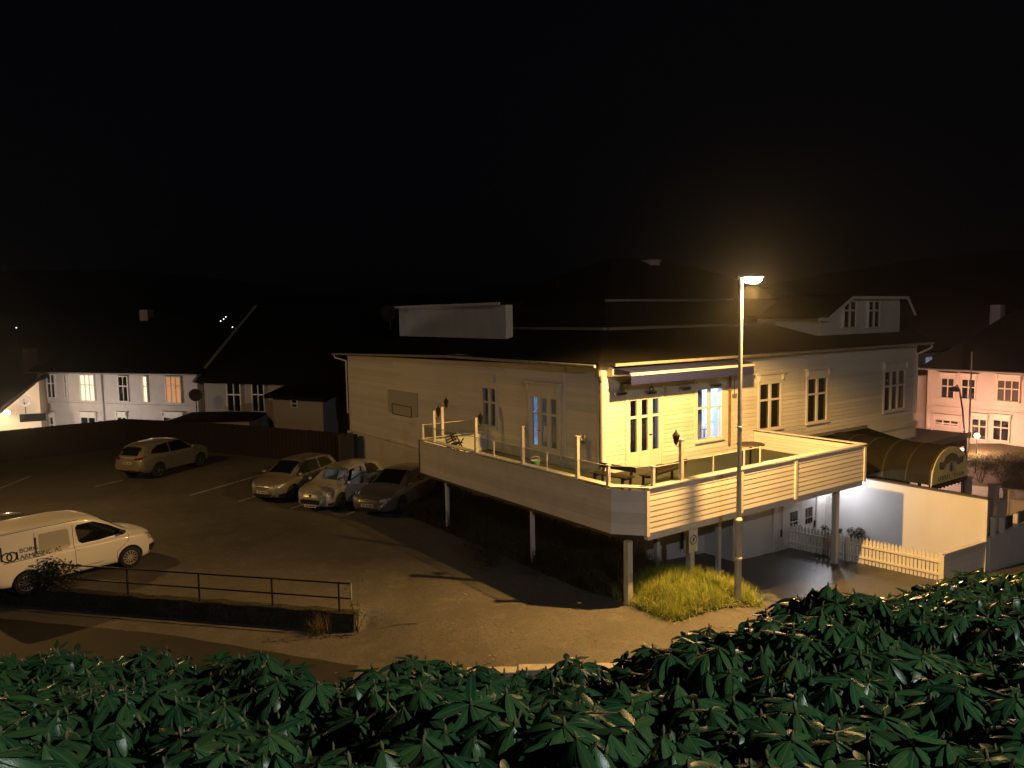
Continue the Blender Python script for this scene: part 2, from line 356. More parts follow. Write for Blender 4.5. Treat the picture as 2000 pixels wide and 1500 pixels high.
for i, (r, h) in enumerate(((.004, -.01), (.0085, .006), (.007, .018), (.0015, .032))):
    for j in range(5): budv.append((r*math.cos(j*1.2566), r*math.sin(j*1.2566), h))
for i in range(3):
    for j in range(5): budf.append((i*5+j, i*5+(j+1) % 5, (i+1)*5+(j+1) % 5, (i+1)*5+j))
BUDME = bpy.data.meshes.new('bud'); BUDME.from_pydata(budv, [], budf); BUDME.materials.append(budm)
def cone_bud(base_loc): return base_loc
def bush(px0, px1, label):
    base = at((px0+px1)/2, 1470, 4.9); base.z = slope(base.x, base.y)
    root = empty('rhododendron', base, 0, label, 'shrub', 'rhododendron hedge along the upper path')
    tips = []; px = px0; SPC = .175
    while px < px1:
        ey, ed = hedge_far(px); dpx = max(7.0, SPC*F/ed*.62); d = ed-random.random()*.1
        while d > 1.75:       # march from the far edge towards the viewer along this bearing
            step = SPC*(.85+.3*random.random()); zf_y = ey + (1560-ey)*((1/d-1/ed)/(1/1.9-1/ed))
            p = aty(px+random.uniform(-.5, .5)*dpx*ed/d*.9, zf_y, d)
            lump = .13*math.sin(p.x*2.6+1.1)*math.cos(p.y*2.1+.4)+.07*math.sin(p.x*6.1+p.y*5.3)
            k_ = min(1.0, (ed-d)/.9)
            p.z += lump*k_*min(1, d/4) + random.uniform(-.10, .035)*k_
            if random.random() < (d/ed)*1.2: tips.append((p, d))
            d -= step
        px += dpx
    single = sorted(tips, key=lambda q: q[1]); nS = 0; M = [[] for _ in LV]; TV = []; SB = []
    for k, (p, d) in enumerate(single):
        n = random.randint(8, 12); a0 = random.random()*6.28; tilt = Vector((random.gauss(0, .16), random.gauss(-.10, .16), 1)).normalized()
        TM = Vector((0, 0, 1)).rotation_difference(tilt).to_matrix().to_4x4()
        near = nS < 290 and random.random() < .8
        base_p = random.choice((.05, .25, .45, .60, .75)); sc = random.uniform(.82, 1.12)
        for j in range(n):
            kk = random.choice((0, 0, 1, 1, 1, 2, 2, 3)); s_ = sc*random.uniform(.82, 1.1)
            Mx = Matrix.Translation(p) @ TM @ rotm(a0+j*2.4+random.uniform(-.2, .2), base_p+random.uniform(-.25, .25), random.uniform(-.3, .3), s_, (0, 0, -.02*random.random()))
            if near and nS < 290:
                o = objm('leaf', LEAFME[kk], None, root); o.matrix_parent_inverse = Matrix.Identity(4); o.matrix_basis = Matrix.Translation(-base) @ Mx; nS += 1
            else: M[kk].append(np.array(Mx))
        for j in range(random.randint(7, 11)):      # an older ring of leaves below the tip
            Mx = Matrix.Translation(p+Vector((random.gauss(0, .03), random.gauss(0, .03), -.06-.14*random.random()))) @ rotm(random.random()*6.28, .45+random.random()*.65, random.uniform(-.4, .4), random.uniform(.75, 1.1), (.02*random.random(), 0, 0))
            M[random.choice((0, 1, 2))].append(np.array(Mx))
        if random.random() < .6: TV.append(np.array(Matrix.Translation(p) @ TM @ Matrix.Diagonal((.9, .9, random.uniform(.7, 1.1), 1))))
        SB.append(p)
    B = np.array(Matrix.Translation(-base))
    big_mesh('foliage', [(LV[k][0], LV[k][1], [B @ m for m in M[k]]) for k in range(len(LV))], rhodo, root, 'stuff', True, [LV[k][2] for k in range(len(LV))])
    if TV: big_mesh('bud_cluster', [(np.array(budv), budf, [B @ m for m in TV])], budm, root, 'stuff', True)
    tb = MB()
    for p in SB:
        q = p-base; g = slope(p.x, p.y)-base.z; e = Vector((q.x+random.uniform(-.2, .2), q.y+random.uniform(-.12, .2), max(g, q.z-.6)))
        tb.tube([e, (e+q)/2+Vector((random.uniform(-.05, .05), 0, .04)), q], [.010, .007, .005], 4, False)
    so = tb.build('branches', twig, root, fix=False); so['kind'] = 'stuff'
for a, b, lb, _ in BUSHES: bush(a, b, lb)
# ================================================================== WALL KIT
BOARDME = {}
def board_mesh(key, h, t, m):
    if key in BOARDME: return BOARDME[key]
    b = MB(); n = 0
    # lap board, unit length along +x, face towards -y: thin top, thick bottom edge
    pts = [(0, 0, 0), (0, -t, 0), (0, -t, .012), (0, -t*.32, h-.004), (0, 0, h-.004)]
    b.prism(pts, (1, 0, 0)); me = b.mesh('siding_board')
    bm = bmesh.new(); bm.from_mesh(me); bmesh.ops.recalc_face_normals(bm, faces=bm.faces); bm.to_mesh(me); bm.free()
    me.materials.append(m); BOARDME[key] = me; return me
def siding(parent, x0, x1, ztop, z0, pitch, holes, xf, m=None, key='b', t=.026, cuts=()):
    """boards on the local plane; holes = (x0,x1,z0,z1); xf(x,z) -> (loc, rotz); ztop(x) eave"""
    me = board_mesh(key+str(round(pitch, 3)), pitch, t, m or white_board); z = z0; n_ = 0
    while z < max(ztop(x0), ztop(x1))-.02:
        segs = [(x0, x1)]
        for (a, b, c, d) in holes:
            if c < z+pitch-.02 and d > z+.02:
                segs = [s for q in segs for s in ((q[0], min(q[1], a)), (max(q[0], b), q[1])) if s[1]-s[0] > .03]
        for c in cuts: segs = [s for q in segs for s in (((q[0], c), (c, q[1])) if q[0] < c < q[1] else (q,)) if s[1]-s[0] > .02]
        for a, b in segs:
            # staggered butt joints on long runs
            L_ = b-a; parts_ = [(a, b)]
            if L_ > 5.2:
                c = a+L_*random.uniform(.35, .65); parts_ = [(a, c), (c+.003, b)]
            for p, q in parts_:
                if z+pitch > ztop((p+q)/2)+.03: continue
                loc, rz = xf(p, z); o = objm('siding_board', me, None, parent, loc, (0, 0, rz), (q-p-.004, 1, 1))
        z += pitch
def wall_cells(x0, x1, z0, z1, holes, th=.14):
    """a wall slab on y in [0, th] with openings"""
    xs = sorted({x0, x1, *[min(max(h[i], x0), x1) for h in holes for i in (0, 1)]}); zs = sorted({z0, z1, *[min(max(h[i], z0), z1) for h in holes for i in (2, 3)]})
    m = MB()
    for a, b in zip(xs, xs[1:]):
        for c, d in zip(zs, zs[1:]):
            cx, cz = (a+b)/2, (c+d)/2
            if any(h[0] < cx < h[1] and h[2] < cz < h[3] for h in holes): continue
            m.box(a, b, 0, th, c, d)
    return m
def window(parent, x0, x1, z0, z1, cols, split, xf, pane=glassd, fr=.065, mun=.055, m=white, head=True, sill=True, depth=.05, casing=.10, name='window', ph=None):
    """casement window; xf(x, y, z) -> local point of the wall frame, y outwards; panes are sub-parts"""
    X = lambda x, y, z: xf(x, y, z)
    def bx(mb, a, b, c, d, e, f_):
        n = len(mb.v); mb.v += [tuple(X(*p)) for p in ((a,c,e),(b,c,e),(b,d,e),(a,d,e),(a,c,f_),(b,c,f_),(b,d,f_),(a,d,f_))]
        mb.f += [tuple(n+i for i in q) for q in ((3,2,1,0),(4,5,6,7),(0,1,5,4),(1,2,6,5),(2,3,7,6),(3,0,4,7))]
    mb = MB(); zs = z0+(z1-z0)*split
    o_ = depth
    # outer casing, stiles, rails and mullions
    bx(mb, x0-casing, x0, -.05, o_, z0-casing*.6, z1+casing); bx(mb, x1, x1+casing, -.05, o_, z0-casing*.6, z1+casing)
    bx(mb, x0, x1, -.05, o_, z1, z1+casing); bx(mb, x0, x1, -.05, o_, z0-casing*.6, z0)
    wc = (x1-x0)/cols
    for i in range(1, cols): bx(mb, x0+wc*i-mun, x0+wc*i+mun, -.045, o_-.012, z0, z1)
    for i in range(cols):
        a = x0+wc*i+(mun if i else 0); b = x0+wc*(i+1)-(mun if i < cols-1 else 0)
        bx(mb, a, b, -.045, o_-.016, zs-.035, zs+.035)
    f = mb.build(name, m, parent)
    for i in range(cols):
        a = x0+wc*i+(mun if i else 0)-.004; b = x0+wc*(i+1)-(mun if i < cols-1 else 0)+.004
        for c, d in ((z0-.004, zs-.03), (zs+.03, z1+.004)):
            p = MB(); bx(p, a, b, -.03, -.022, c, d); p.build('pane', pane, f)
    if sill:
        s = MB(); bx(s, x0-casing-.03, x1+casing+.03, -.02, o_+.07, z0-casing*.6-.05, z0-casing*.6-.002); s.build('sill', m, f)
    if head:
        s = MB(); bx(s, x0-casing-.05, x1+casing+.05, -.02, o_+.015, z1+casing+.003, z1+casing+.26); bx(s, x0-casing-.12, x1+casing+.12, -.02, o_+.10, z1+casing+.263, z1+casing+.32); s.build('header', m, f)
        for xx in (x0-casing-.02, x1+casing-.06):
            s = MB(); bx(s, xx, xx+.08, o_+.016, o_+.075, z1+casing+.03, z1+casing+.26); s.build('bracket', m, f)
    return f
# ================================================================== MAIN HOUSE (restaurant)
HB = -2.3
house = empty('house', (P0.x, P0.y, HB), TH, 'large white wooden restaurant house with dark hipped roof behind the terrace', 'house')
hz = lambda z: z-HB
def HC(px, py): q = onp(px, py, P0, UX); return (q-P0).dot(UX), q.z        # on wall facing the lane
def HV(px, py): q = onp(px, py, P0, VX); return (q-P0).dot(VX), q.z        # on wall facing the car park
LC, LB, LA = 19.05, 8.3, 18.7
EAVE = 5.50
lite = bpy.data.materials.new('curtain_light')
dC = (1.17, 2.67, 2.02, 4.30); wL = (4.43, 5.68, 2.62, 4.33); w1 = (7.83, 9.06, 2.65, 4.29); w2 = (10.81, 12.08, 2.63, 4.30); w3 = (16.42, 18.09, 2.60, 4.26)
holesC = [dC, wL, w1, w2, w3]
casing = lambda h, c=.10: (h[0]-c, h[1]+c, h[2]-.10, h[3]+c+.30)
def slabs(parent, mb, m, name='wall', rot=0): return mb.build(name, m, parent, None, (0, 0, rot))
# wall C (local y=0, faces -y). Wall B (local x=0, faces -x): same kit turned by -90 degrees
wallC = wall_cells(0, LC, hz(1.2), hz(EAVE-.02), [(a, b, hz(c), hz(d)) for a, b, c, d in holesC]).build('wall', white, house)
siding(wallC, .10, LC-.10, lambda x: hz(EAVE-.22), hz(1.95), .150, [(a, b, hz(c), hz(d)) for a, b, c, d in map(casing, holesC)], lambda x, z: ((x, 0, z), 0), cuts=(6.05,))
dB = (1.99, 3.52, 2.02, 4.26); wB = (5.62, 6.46, 2.92, 4.28); holesB = [dB, wB]
tb = lambda z: hz(EAVE if z < LB else EAVE-(z-LB)*.027)
RB = (0, 0, -math.pi/2)
def flip(h): return (-h[1], -h[0], h[2], h[3])
mbB = wall_cells(-LB, 0, hz(1.2), hz(EAVE-.02), [flip((a, b, hz(c), hz(d))) for a, b, c, d in holesB])
wallB = mbB.build('wall', white, house, None, RB)
siding(wallB, -LB, -.10, lambda x: hz(EAVE-.22), hz(1.95), .150, [flip((a, b, hz(c), hz(d))) for a, b, c, d in map(casing, holesB)], lambda x, z: ((x, 0, z), 0), cuts=(-1.68,))
mA = MB(); mA.prism([(-LA, 0, hz(-.6)), (-LB, 0, hz(-.6)), (-LB, 0, hz(EAVE-.02)), (-LA, 0, hz(EAVE-.29))], (0, .14, 0))
wallA = mA.build('wall', white, house, None, RB)
siding(wallA, -LA+.12, -LB, lambda x: tb(-x)-.20, hz(1.35), .150, [], lambda x, z: ((x, 0, z), 0))
for xx, nm in ((-LA, 'corner_board'),): MB().box(xx, xx+.12, -.045, .02, hz(-.5), hz(EAVE-.30)).build(nm, white, house, None, RB)
MB().box(-LA, -LB+.3, -.14, .0, hz(-2.2), hz(1.18)).build('foundation', white_wall, house, None, RB)
MB().box(-LA-.02, -LB+.3, -.19, -.003, hz(1.183), hz(1.30)).build('water_table', white, house, None, RB)
MB().box(-1.72, -1.60, -.06, .0, hz(2.0), hz(EAVE-.2)).build('trim_board', white, house, None, RB)
MB().box(-.10, .0, -.04, .0, hz(1.95), hz(EAVE-.02)).build('corner_board', white, house, None, RB)
MB().box(0.003, .10, -.042, .0, hz(1.95), hz(EAVE-.02)).build('corner_board', white, house)
MB().box(LC-.10, LC, -.04, .0, hz(1.3), hz(EAVE-.02)).build('corner_board', white, house)
MB().box(0, LC, -.035, .0, hz(EAVE-.22), hz(EAVE-.02)).build('frieze', white, house)
MB().box(-LB, -.005, -.035, .0, hz(EAVE-.22), hz(EAVE-.02)).build('frieze', white, house, None, RB)
# end wall towards the pink house, back walls
MB().box(LC-.14, LC, .15, 16, hz(-2.2), hz(EAVE-.02)).build('wall', white, house)
MB().box(.2, LC-.2, LA-.2, LA, hz(-2.2), hz(EAVE-.3)).build('wall', white, house)
# foundation storey of wall C and B under the terrace
MB().box(0, LC-.1, .03, .2, hz(-2.3), hz(1.197)).build('foundation', white_wall, house)
MB().box(-LB, -.05, .03, .2, hz(-2.3), hz(1.197)).build('foundation', white_wall, house, None, RB)
MB().box(13.6, LC+.04, -.16, .0, hz(1.72), hz(1.92)).build('water_table', white, house)
MB().box(13.6, LC+.02, -.10, .0, hz(1.2), hz(1.717)).build('skirt_board', white, house)
# ---- windows
XC = lambda x, y, z: (x, -y, hz(z))
XB = lambda x, y, z: (-y, x, hz(z))
window(house, *w1, 2, .64, XC); window(house, *w2, 2, .64, XC); window(house, *w3, 3, .62, XC)
gl = glass
window(house, *wL, 2, .63, XC, pane=gl, fr=.06)
window(house, wB[0], wB[1], wB[2], wB[3], 2, .62, XB, pane=gl, head=False, casing=.08)
def door3(x0, x1, z0, z1, xf, pane):
    mb = MB(); X = xf
    def bx(m, a, b, c, d, e, f_):
        n = len(m.v); m.v += [tuple(X(*p)) for p in ((a,c,e),(b,c,e),(b,d,e),(a,d,e),(a,c,f_),(b,c,f_),(b,d,f_),(a,d,f_))]
        m.f += [tuple(n+i for i in q) for q in ((3,2,1,0),(4,5,6,7),(0,1,5,4),(1,2,6,5),(2,3,7,6),(3,0,4,7))]
    c = .10; zg = z0+.52; zs = zg+(z1-zg)*.64
    bx(mb, x0-c, x0, -.05, .055, z0, z1+c); bx(mb, x1, x1+c, -.05, .055, z0, z1+c); bx(mb, x0, x1, -.05, .055, z1, z1+c)
    f = mb.build('door', white, house); wc = (x1-x0)/3
    for i in range(3):
        a = x0+wc*i+.003; b = x0+wc*(i+1)-.003; lf = MB(); st = .095
        bx(lf, a, a+st, -.04, .03, z0, z1-.003); bx(lf, b-st, b, -.04, .03, z0, z1-.003)
        bx(lf, a+st, b-st, -.04, .028, z1-.09, z1-.003); bx(lf, a+st, b-st, -.04, .028, zs-.04, zs+.04); bx(lf, a+st, b-st, -.04, .026, z0, zg)
        o = lf.build('door_leaf', white, f)
        for p, q in ((zg-.004, zs-.036), (zs+.036, z1-.086)):
            pm = MB(); bx(pm, a+st-.004, b-st+.004, -.02, -.012, p, q); pm.build('pane', pane, f)
    hm = MB(); xx = x0+wc*2-.05; bx(hm, xx-.012, xx+.012, .031, .075, z0+1.03, z0+1.06); bx(hm, xx-.012, xx+.11, .06, .078, z0+1.03, z0+1.05); hm.build('handle', blackm, f)
    s = MB(); bx(s, x0-c-.04, x1+c+.04, -.02, .065, z1+c+.003, z1+c+.30); bx(s, x0-c-.12, x1+c+.12, -.02, .16, z1+c+.303, z1+c+.37); s.build('header', white, f)
    for q in (x0-c-.02, x1+c-.08):
        s = MB(); bx(s, q, q+.10, .066, .13, z1+c+.02, z1+c+.30); s.build('bracket', white, f)
    return f
door3(*dC, XC, gl); door3(*dB, XB, gl)
# ---- rooms behind the glazed openings: walls, curtains and a lamp
roomw = mat('room_wall', (.55, .60, .70), .9); curt = mat('blue_curtain', (.055, .10, .24), .9, noise=[(20, (.10, .16, .32), .4, .7, (8, 8, .2))]); curtw = mat('pale_curtain', (.5, .55, .62), .9)
def room(x0, x1, y0, y1, z0, z1, side):
    m = MB(); n = m.v; T = .03
    m.box(x0, x1, y1, y1+T, z0, z1); m.box(x0-T, x0, y0, y1, z0, z1); m.box(x1, x1+T, y0, y1, z0, z1); m.box(x0, x1, y0, y1, z1, z1+T); m.box(x0, x1, y0, y1, z0-T, z0)
    return m.build('room', roomw, house)
room(.3, 6.6, .16, 3.4, hz(2.0), hz(4.9), 0)
MB().box(3.55, 3.63, .165, 3.39, hz(2.01), hz(4.89)).build('partition', roomw, house)
room(.16, 3.0, 3.6, 8.0, hz(2.0), hz(4.9), 0)
def curtain(xf, a, b, z0, z1, dep, m):
    mb = MB(); K = 24
    for i in range(K):
        p = a+(b-a)*i/K; q = a+(b-a)*(i+1)/K; y1 = dep+.03*math.sin(i*1.7); y2 = dep+.03*math.sin((i+1)*1.7)
        mb.quad(xf(p, -y1, z0), xf(q, -y2, z0), xf(q, -y2, z1), xf(p, -y1, z1))
    return mb.build('curtain', m, house, fix=False)
curtain(XC, 4.62, 5.05, 2.1, 4.6, .30, curt); curtain(XC, 1.15, 1.9, 2.1, 4.6, .34, curt); curtain(XC, 2.05, 2.75, 2.1, 4.6, .34, curt)
curtain(XB, 2.0, 2.9, 2.1, 4.6, .34, curt); curtain(XB, 3.05, 3.30, 2.1, 4.6, .33, curtw); curtain(XB, 5.9, 6.1, 2.6, 4.5, .33, curt)
tbm = MB(); tbm.box(4.9, 6.2, .9, 1.6, hz(2.72), hz(2.76)); tbm.box(5.0, 5.06, 1.0, 1.06, hz(2.0), hz(2.72)); tbm.box(6.0, 6.06, 1.0, 1.06, hz(2.0), hz(2.72)); tbm.build('table', mat('table_wood', (.3, .3, .32), .5), house)
def point(name, loc, power, col, r=.06, parent=None):
    l = bpy.data.lights.new(name, 'POINT'); l.energy = power; l.color = col; l.shadow_soft_size = r
    o = bpy.data.objects.new(name, l); link(o); o.location = loc
    if parent is not None: o.parent = parent
    return o
def ceiling_lamp(loc, power, col):
    MB().lathe([(.02, .02), (.11, 0), (.12, -.03), (.05, -.05), (0, -.052)], 12).build('ceiling_lamp', emat('room_lamp', col, 6), house, loc, smooth=True)
    point('room_light', (loc[0], loc[1], loc[2]-.14), power, col, .07, house)
ceiling_lamp((5.2, 1.9, hz(4.86)), 420, (.62, .78, 1.0)); ceiling_lamp((2.1, 2.6, hz(4.86)), 40, (.45, .62, 1.0)); ceiling_lamp((1.8, 5.4, hz(4.86)), 110, (.50, .68, 1.0))
# ---- eaves, gutters and the roof
ov = .42
def H3(x, y, z): return (x, y, hz(z))
rf = MB()
zi = 6.36; ins = 3.6
e = [(-ov, -ov, EAVE), (LC+ov, -ov, EAVE), (LC+ov, 16, EAVE), (-ov, LA+ov, EAVE-.28)]
i_ = [(ins, ins, zi), (LC-ins, ins, zi), (LC-ins, 13, zi), (ins, LA-ins, zi)]
for k in range(4):
    a, b = e[k], e[(k+1) % 4]; c, d = i_[(k+1) % 4], i_[k]
    rf.quad(H3(*a), H3(*b), H3(*c), H3(*d))
rf.poly([H3(*p) for p in i_])
rf.poly([H3(p[0], p[1], p[2]-.10) for p in e][::-1])
for k in range(4):
    a, b = e[k], e[(k+1) % 4]; rf.quad(H3(a[0], a[1], a[2]-.10), H3(b[0], b[1], b[2]-.10), H3(*b), H3(*a))
roof = rf.build('roof', roofm, house)
gutm = mat('gutter_paint', (.40, .38, .34), .6, noise=[(4, (.26, .24, .20), .4, .7, S1)])
def gutter(a, b, parent=roof):
    a = Vector(H3(*a)); b = Vector(H3(*b)); MB().tube([a, b], .05, 8).build('gutter', gutm, parent)
gutter((-ov-.05, -ov+.1, EAVE-.09), (-ov-.05, LB, EAVE-.09)); gutter((-ov-.05, LB+.05, EAVE-.095), (-ov-.05, LA+.9, EAVE-.36)); gutter((.2, -ov-.05, EAVE-.085), (LC+.6, -ov-.05, EAVE-.085))
for p, q in (((-ov-.05, LA+.62, EAVE-.40), (-.06, LA+.15, EAVE-.75)), ((LC+.45, -ov-.05, EAVE-.16), (LC+.05, -.05, EAVE-.62))):
    a = Vector(H3(*p)); b = Vector(H3(*q)); MB().tube([a, a+Vector((0, 0, -.12)), b+Vector((0, 0, .05)), b, b+Vector((0, 0, -2.6))], .045, 8).build('downpipe', white, roof)
dp = MB().tube([H3(-.02, -.09, EAVE-.5), H3(-.02, -.09, 2.1)], .04, 8).build('downpipe', grey, roof)
MB().lathe([(.02, -.18), (.05, -.16), (.13, .02), (.13, .17), (.0, .18)], 10).build('rainwater_head', white, roof, H3(-.02, -.14, EAVE-.42))
MB().tube([H3(6.05, -.10, EAVE-.35), H3(6.05, -.10, 2.3)], .045, 8).build('downpipe', mat('rusty_pipe', (.22, .15, .07), .7, noise=[(9, (.12, .07, .03), .4, .6, S1)]), roof)
# ---- upper storey set back on the flat ledge
ledge = MB(); 
for a, b in ((i_[0], i_[1]), (i_[1], i_[2]), (i_[2], i_[3]), (i_[3], i_[0])):
    A = Vector(H3(*a)); B = Vector(H3(*b)); ledge.bar(A+Vector((0, 0, .05)), B+Vector((0, 0, .05)), .30, .10)
ledge.build('ledge', mat('zinc', (.22, .21, .20), .6, metal=.2), house)
up = MB()
ux0, ux1, uy0, uy1 = ins+.7, LC-ins+.4, ins+.8, 12.6
up.box(ux0, ux1, uy0, uy1, hz(zi), hz(7.55)); upper = up.build('wall', mat('dark_shingle', (.020, .016, .012), .9, spec=.1, noise=[(2, (.012, .012, .007), .4, .6, S1)], bump=(16, .6, .03)), house)
r2 = MB(); q = [(ux0-.5, uy0-.5, 7.5), (ux1+.5, uy0-.5, 7.5), (ux1+.5, uy1+.5, 7.5), (ux0-.5, uy1+.5, 7.5)]; rd = [(ux0+4.2, (uy0+uy1)/2, 9.5), (ux1-3.6, (uy0+uy1)/2, 9.5)]
Q = [H3(*p) for p in q]; D_ = [H3(*p) for p in rd]
r2.poly([Q[0], Q[1], D_[1], D_[0]]); r2.poly([Q[1], Q[2], D_[1]]); r2.poly([Q[2], Q[3], D_[0], D_[1]]); r2.poly([Q[3], Q[0], D_[0]]); r2.poly(Q[::-1])
roof2 = r2.build('roof', roofm, house)
MB().tube([H3(q[0][0], q[0][1]-.05, 7.46), H3(q[1][0]-5.2, q[1][1]-.05, 7.46)], .05, 8).build('gutter', grey, roof2)
# pale block on the left part of the upper floor, with its own flat roof and dish
def on_y(px, py, yl):      # local point on plane local-y = yl
    q = onp(px, py, P0+VX*yl, UX); return (q-P0).dot(UX), q.z
def on_x(px, py, xl):
    q = onp(px, py, P0+UX*xl, VX); return (q-P0).dot(VX), q.z
XL = 2.3
ya, za = on_x(780, 640, XL); yb, zb = on_x(988, 640, XL); _, zt = on_x(900, 598, XL)
blk = MB(); blk.box(XL, XL+.35, yb, ya, hz(6.0), hz(zt)); blk.build('wall', white, house)
MB().box(XL-.35, XL+.9, yb-.12, ya+.75, hz(zt+.003), hz(zt+.11)).build('flat_roof', roofm, house)
MB().box(XL-.40, XL-.353, yb-.12, ya+.75, hz(zt-.01), hz(zt+.10)).build('fascia', white, house)
# chimneys and roof hatch
for px, py, w_, h_, yl in ((1243, 535, .42, .62, 8.2), (1270, 535, .62, .95, 8.0), (1168, 545, .7, .25, 8.4)):
    x, z = on_y(px, py, yl); c = MB(); c.box(x-w_/2, x+w_/2, yl-w_/2, yl+w_/2, hz(z-1.2), hz(z+h_*.6)); c.box(x-w_/2-.05, x+w_/2+.05, yl-w_/2-.05, yl+w_/2+.05, hz(z+h_*.6+.002), hz(z+h_*.6+.07)); c.build('chimney', mat('chimney_render', (.40, .36, .33), .85, bump=(20, .4, .02)), roof2)
# dormer towards the lane
YD = 1.25
def DP(px, py): x, z = on_y(px, py, YD); return x, z
xl, zl0 = DP(1603, 645); xr, zr0 = DP(1757, 636); zl0 = 6.0
_, ztop = DP(1660, 580); xtl, _ = DP(1652, 580); xtr, _ = DP(1755, 583); xll, zll = DP(1606, 622)
sx = LC-.25
dpoly = [(xl, YD, 5.9), (xr, YD, 5.9), (xr, YD, zll+.12), (xr-.05, YD, ztop), (xtl, YD, ztop), (xl, YD, zll)]
dmx = 4.5
dorm = MB().prism([H3(*p) for p in dpoly], (0, dmx, 0)).build('dormer', white, house)
drf = MB()
def slabq(a, b, t=.10, y0=YD-.35, y1=YD+dmx):
    a = Vector((a[0], 0, a[1])); b = Vector((b[0], 0, b[1])); d = (b-a).normalized(); n = Vector((-d.z, 0, d.x))*t
    drf.prism([H3(a.x, y0, a.z), H3(b.x, y0, b.z), H3(b.x+n.x, y0, b.z+n.z), H3(a.x+n.x, y0, a.z+n.z)], (0, y1-y0, 0))
slabq((xl-.75, zll+.02), (xl-.02, zll+.02)); slabq((xl-.02, zll+.004), (xtl-.02, ztop+.004)); slabq((xtl-.02, ztop+.006), (xr-.02, ztop+.006)); slabq((xr-.02, ztop+.004), (xr+.72, zll+.10))
drf.build('dormer_roof', roofm, dorm)
vb = MB()
for a, b in (((xl-.75, zll-.03), (xl, zll-.03)), ((xl-.04, zll-.03), (xtl-.03, ztop-.03)), ((xtl-.05, ztop-.04), (xr-.02, ztop-.04)), ((xr-.02, ztop-.04), (xr+.72, zll+.05))):
    vb.bar(H3(a[0], YD-.37, a[1]), H3(b[0], YD-.37, b[1]), .03, .13)
vb.build('verge_board', white, dorm)
for px0, px1 in ((1646, 1668), (1694, 1714)):
    a, zt_ = DP(px0, 590); b, zb_ = DP(px1, 638); window(house, a, b, zb_, zt_, 2, .66, lambda x, y, z: (x, YD-y-.06, hz(z)), head=False, sill=False, mun=.04, casing=.06)
# ---- doors of the basement club under wall C, seen below the terrace
dm = mat('pale_door', (.62, .60, .58), .5)
CY = 1.2
MB().box(4.9, 11.15, -CY, -CY+.15, hz(-2.3), hz(1.30)).build('wall', white_wall, house); MB().box(4.9, 5.05, -CY+.152, .02, hz(-2.3), hz(1.30)).build('wall', white_wall, house)
def club_door(px0, px1, leaves, glazed, lab):
    cq = lambda px: (onp(px, 1000, P0-VX*CY, UX)-P0).dot(UX); a, b = cq(px0), cq(px1); z0, z1 = -2.0, .10
    Y_ = -CY
    fr = MB(); fr.box(a-.09, a, Y_-.05, Y_+.02, hz(z0), hz(z1+.09)); fr.box(b, b+.09, Y_-.05, Y_+.02, hz(z0), hz(z1+.09)); fr.box(a, b, Y_-.05, Y_+.02, hz(z1), hz(z1+.09)); f = fr.build('door', dm, house)
    wl = (b-a)/leaves
    for i in range(leaves):
        p = a+wl*i+.006; q = a+wl*(i+1)-.006; MB().box(p, q, Y_-.03, Y_+.015, hz(z0), hz(z1-.01)).build('door_leaf', dm, f)
        if glazed:
            gx0 = p+wl*.28; gx1 = p+wl*.78; g0, g1 = z1-.95, z1-.36
            for ii in range(3):
                for jj in range(2):
                    c0 = gx0+(gx1-gx0)*ii/3+.012; c1 = gx0+(gx1-gx0)*(ii+1)/3-.012; d0 = g0 if jj == 0 else g0+.24; d1 = g0+.20 if jj == 0 else g1
                    MB().box(c0, c1, Y_-.036, Y_-.031, hz(d0), hz(d1)).build('pane', glassd, f)
        MB().box(q-.10, q-.06, Y_-.075, Y_-.031, hz(z0+.95), hz(z0+1.20)).build('handle', blackm, f)
club_door(1533, 1592, 2, True, ''); club_door(1512, 1527, 1, False, ''); club_door(1614, 1632, 1, False, '')
MB().box(9.9, 10.6, -.34, .02, hz(-2.3), hz(1.19)).build('pier', white_wall, house) if False else None
# garage-like white panel and flue pipe at the corner under the terrace
MB().box(.5, 2.6, -.02, .028, hz(-1.0), hz(.85)).build('cellar_door', dm, house)
MB().tube([H3(3.6, -.12, 1.1), H3(3.6, -.12, -1.0)], .05, 8).build('downpipe', blackm, house)
# lean-to porch roof over the club entrance and its pale flashing
xa_, za_ = HC(1506, 850); xb_, zb2 = HC(1690, 816); xc_, zc_ = HC(1790, 862)
pr = MB(); zr = 2.02
a0_, a1_ = xa_-.6, xb_; o_ = 2.6
pr.poly([H3(a0_, -.02, zr), H3(a1_, -.02, zr), H3(a1_+1.5, -o_, zr-.95), H3(a0_, -o_, zr-.95)]); pr.poly([H3(a1_, -.02, zr), H3(a1_+2.3, -.02, zr-1.0), H3(a1_+1.5, -o_, zr-.95)])
pr.poly([H3(a0_, -o_, zr-1.05), H3(a1_+1.5, -o_, zr-1.05), H3(a1_+2.3, -.02, zr-1.10), H3(a0_, -.02, zr-1.05)])
pr.quad(H3(a0_, -o_, zr-1.05), H3(a1_+1.5, -o_, zr-1.05), H3(a1_+1.5, -o_, zr-.95), H3(a0_, -o_, zr-.95)); pr.quad(H3(a1_+1.5, -o_, zr-1.05), H3(a1_+2.3, -.02, zr-1.10), H3(a1_+2.3, -.02, zr-1.0), H3(a1_+1.5, -o_, zr-.95))
porch = pr.build('porch_roof', roofm, house)
MB().bar(H3(a0_, -.06, zr+.03), H3(a1_, -.06, zr+.03), .07, .14).build('flashing', mat('lead_flashing', (.28, .27, .26), .55, metal=.3), porch)
va, vz_ = HV(960, 738); MB().box(-va-.22, -va+.22, -.10, -.027, hz(vz_-.16), hz(vz_+.16)).build('vent_box', white, house, None, RB)
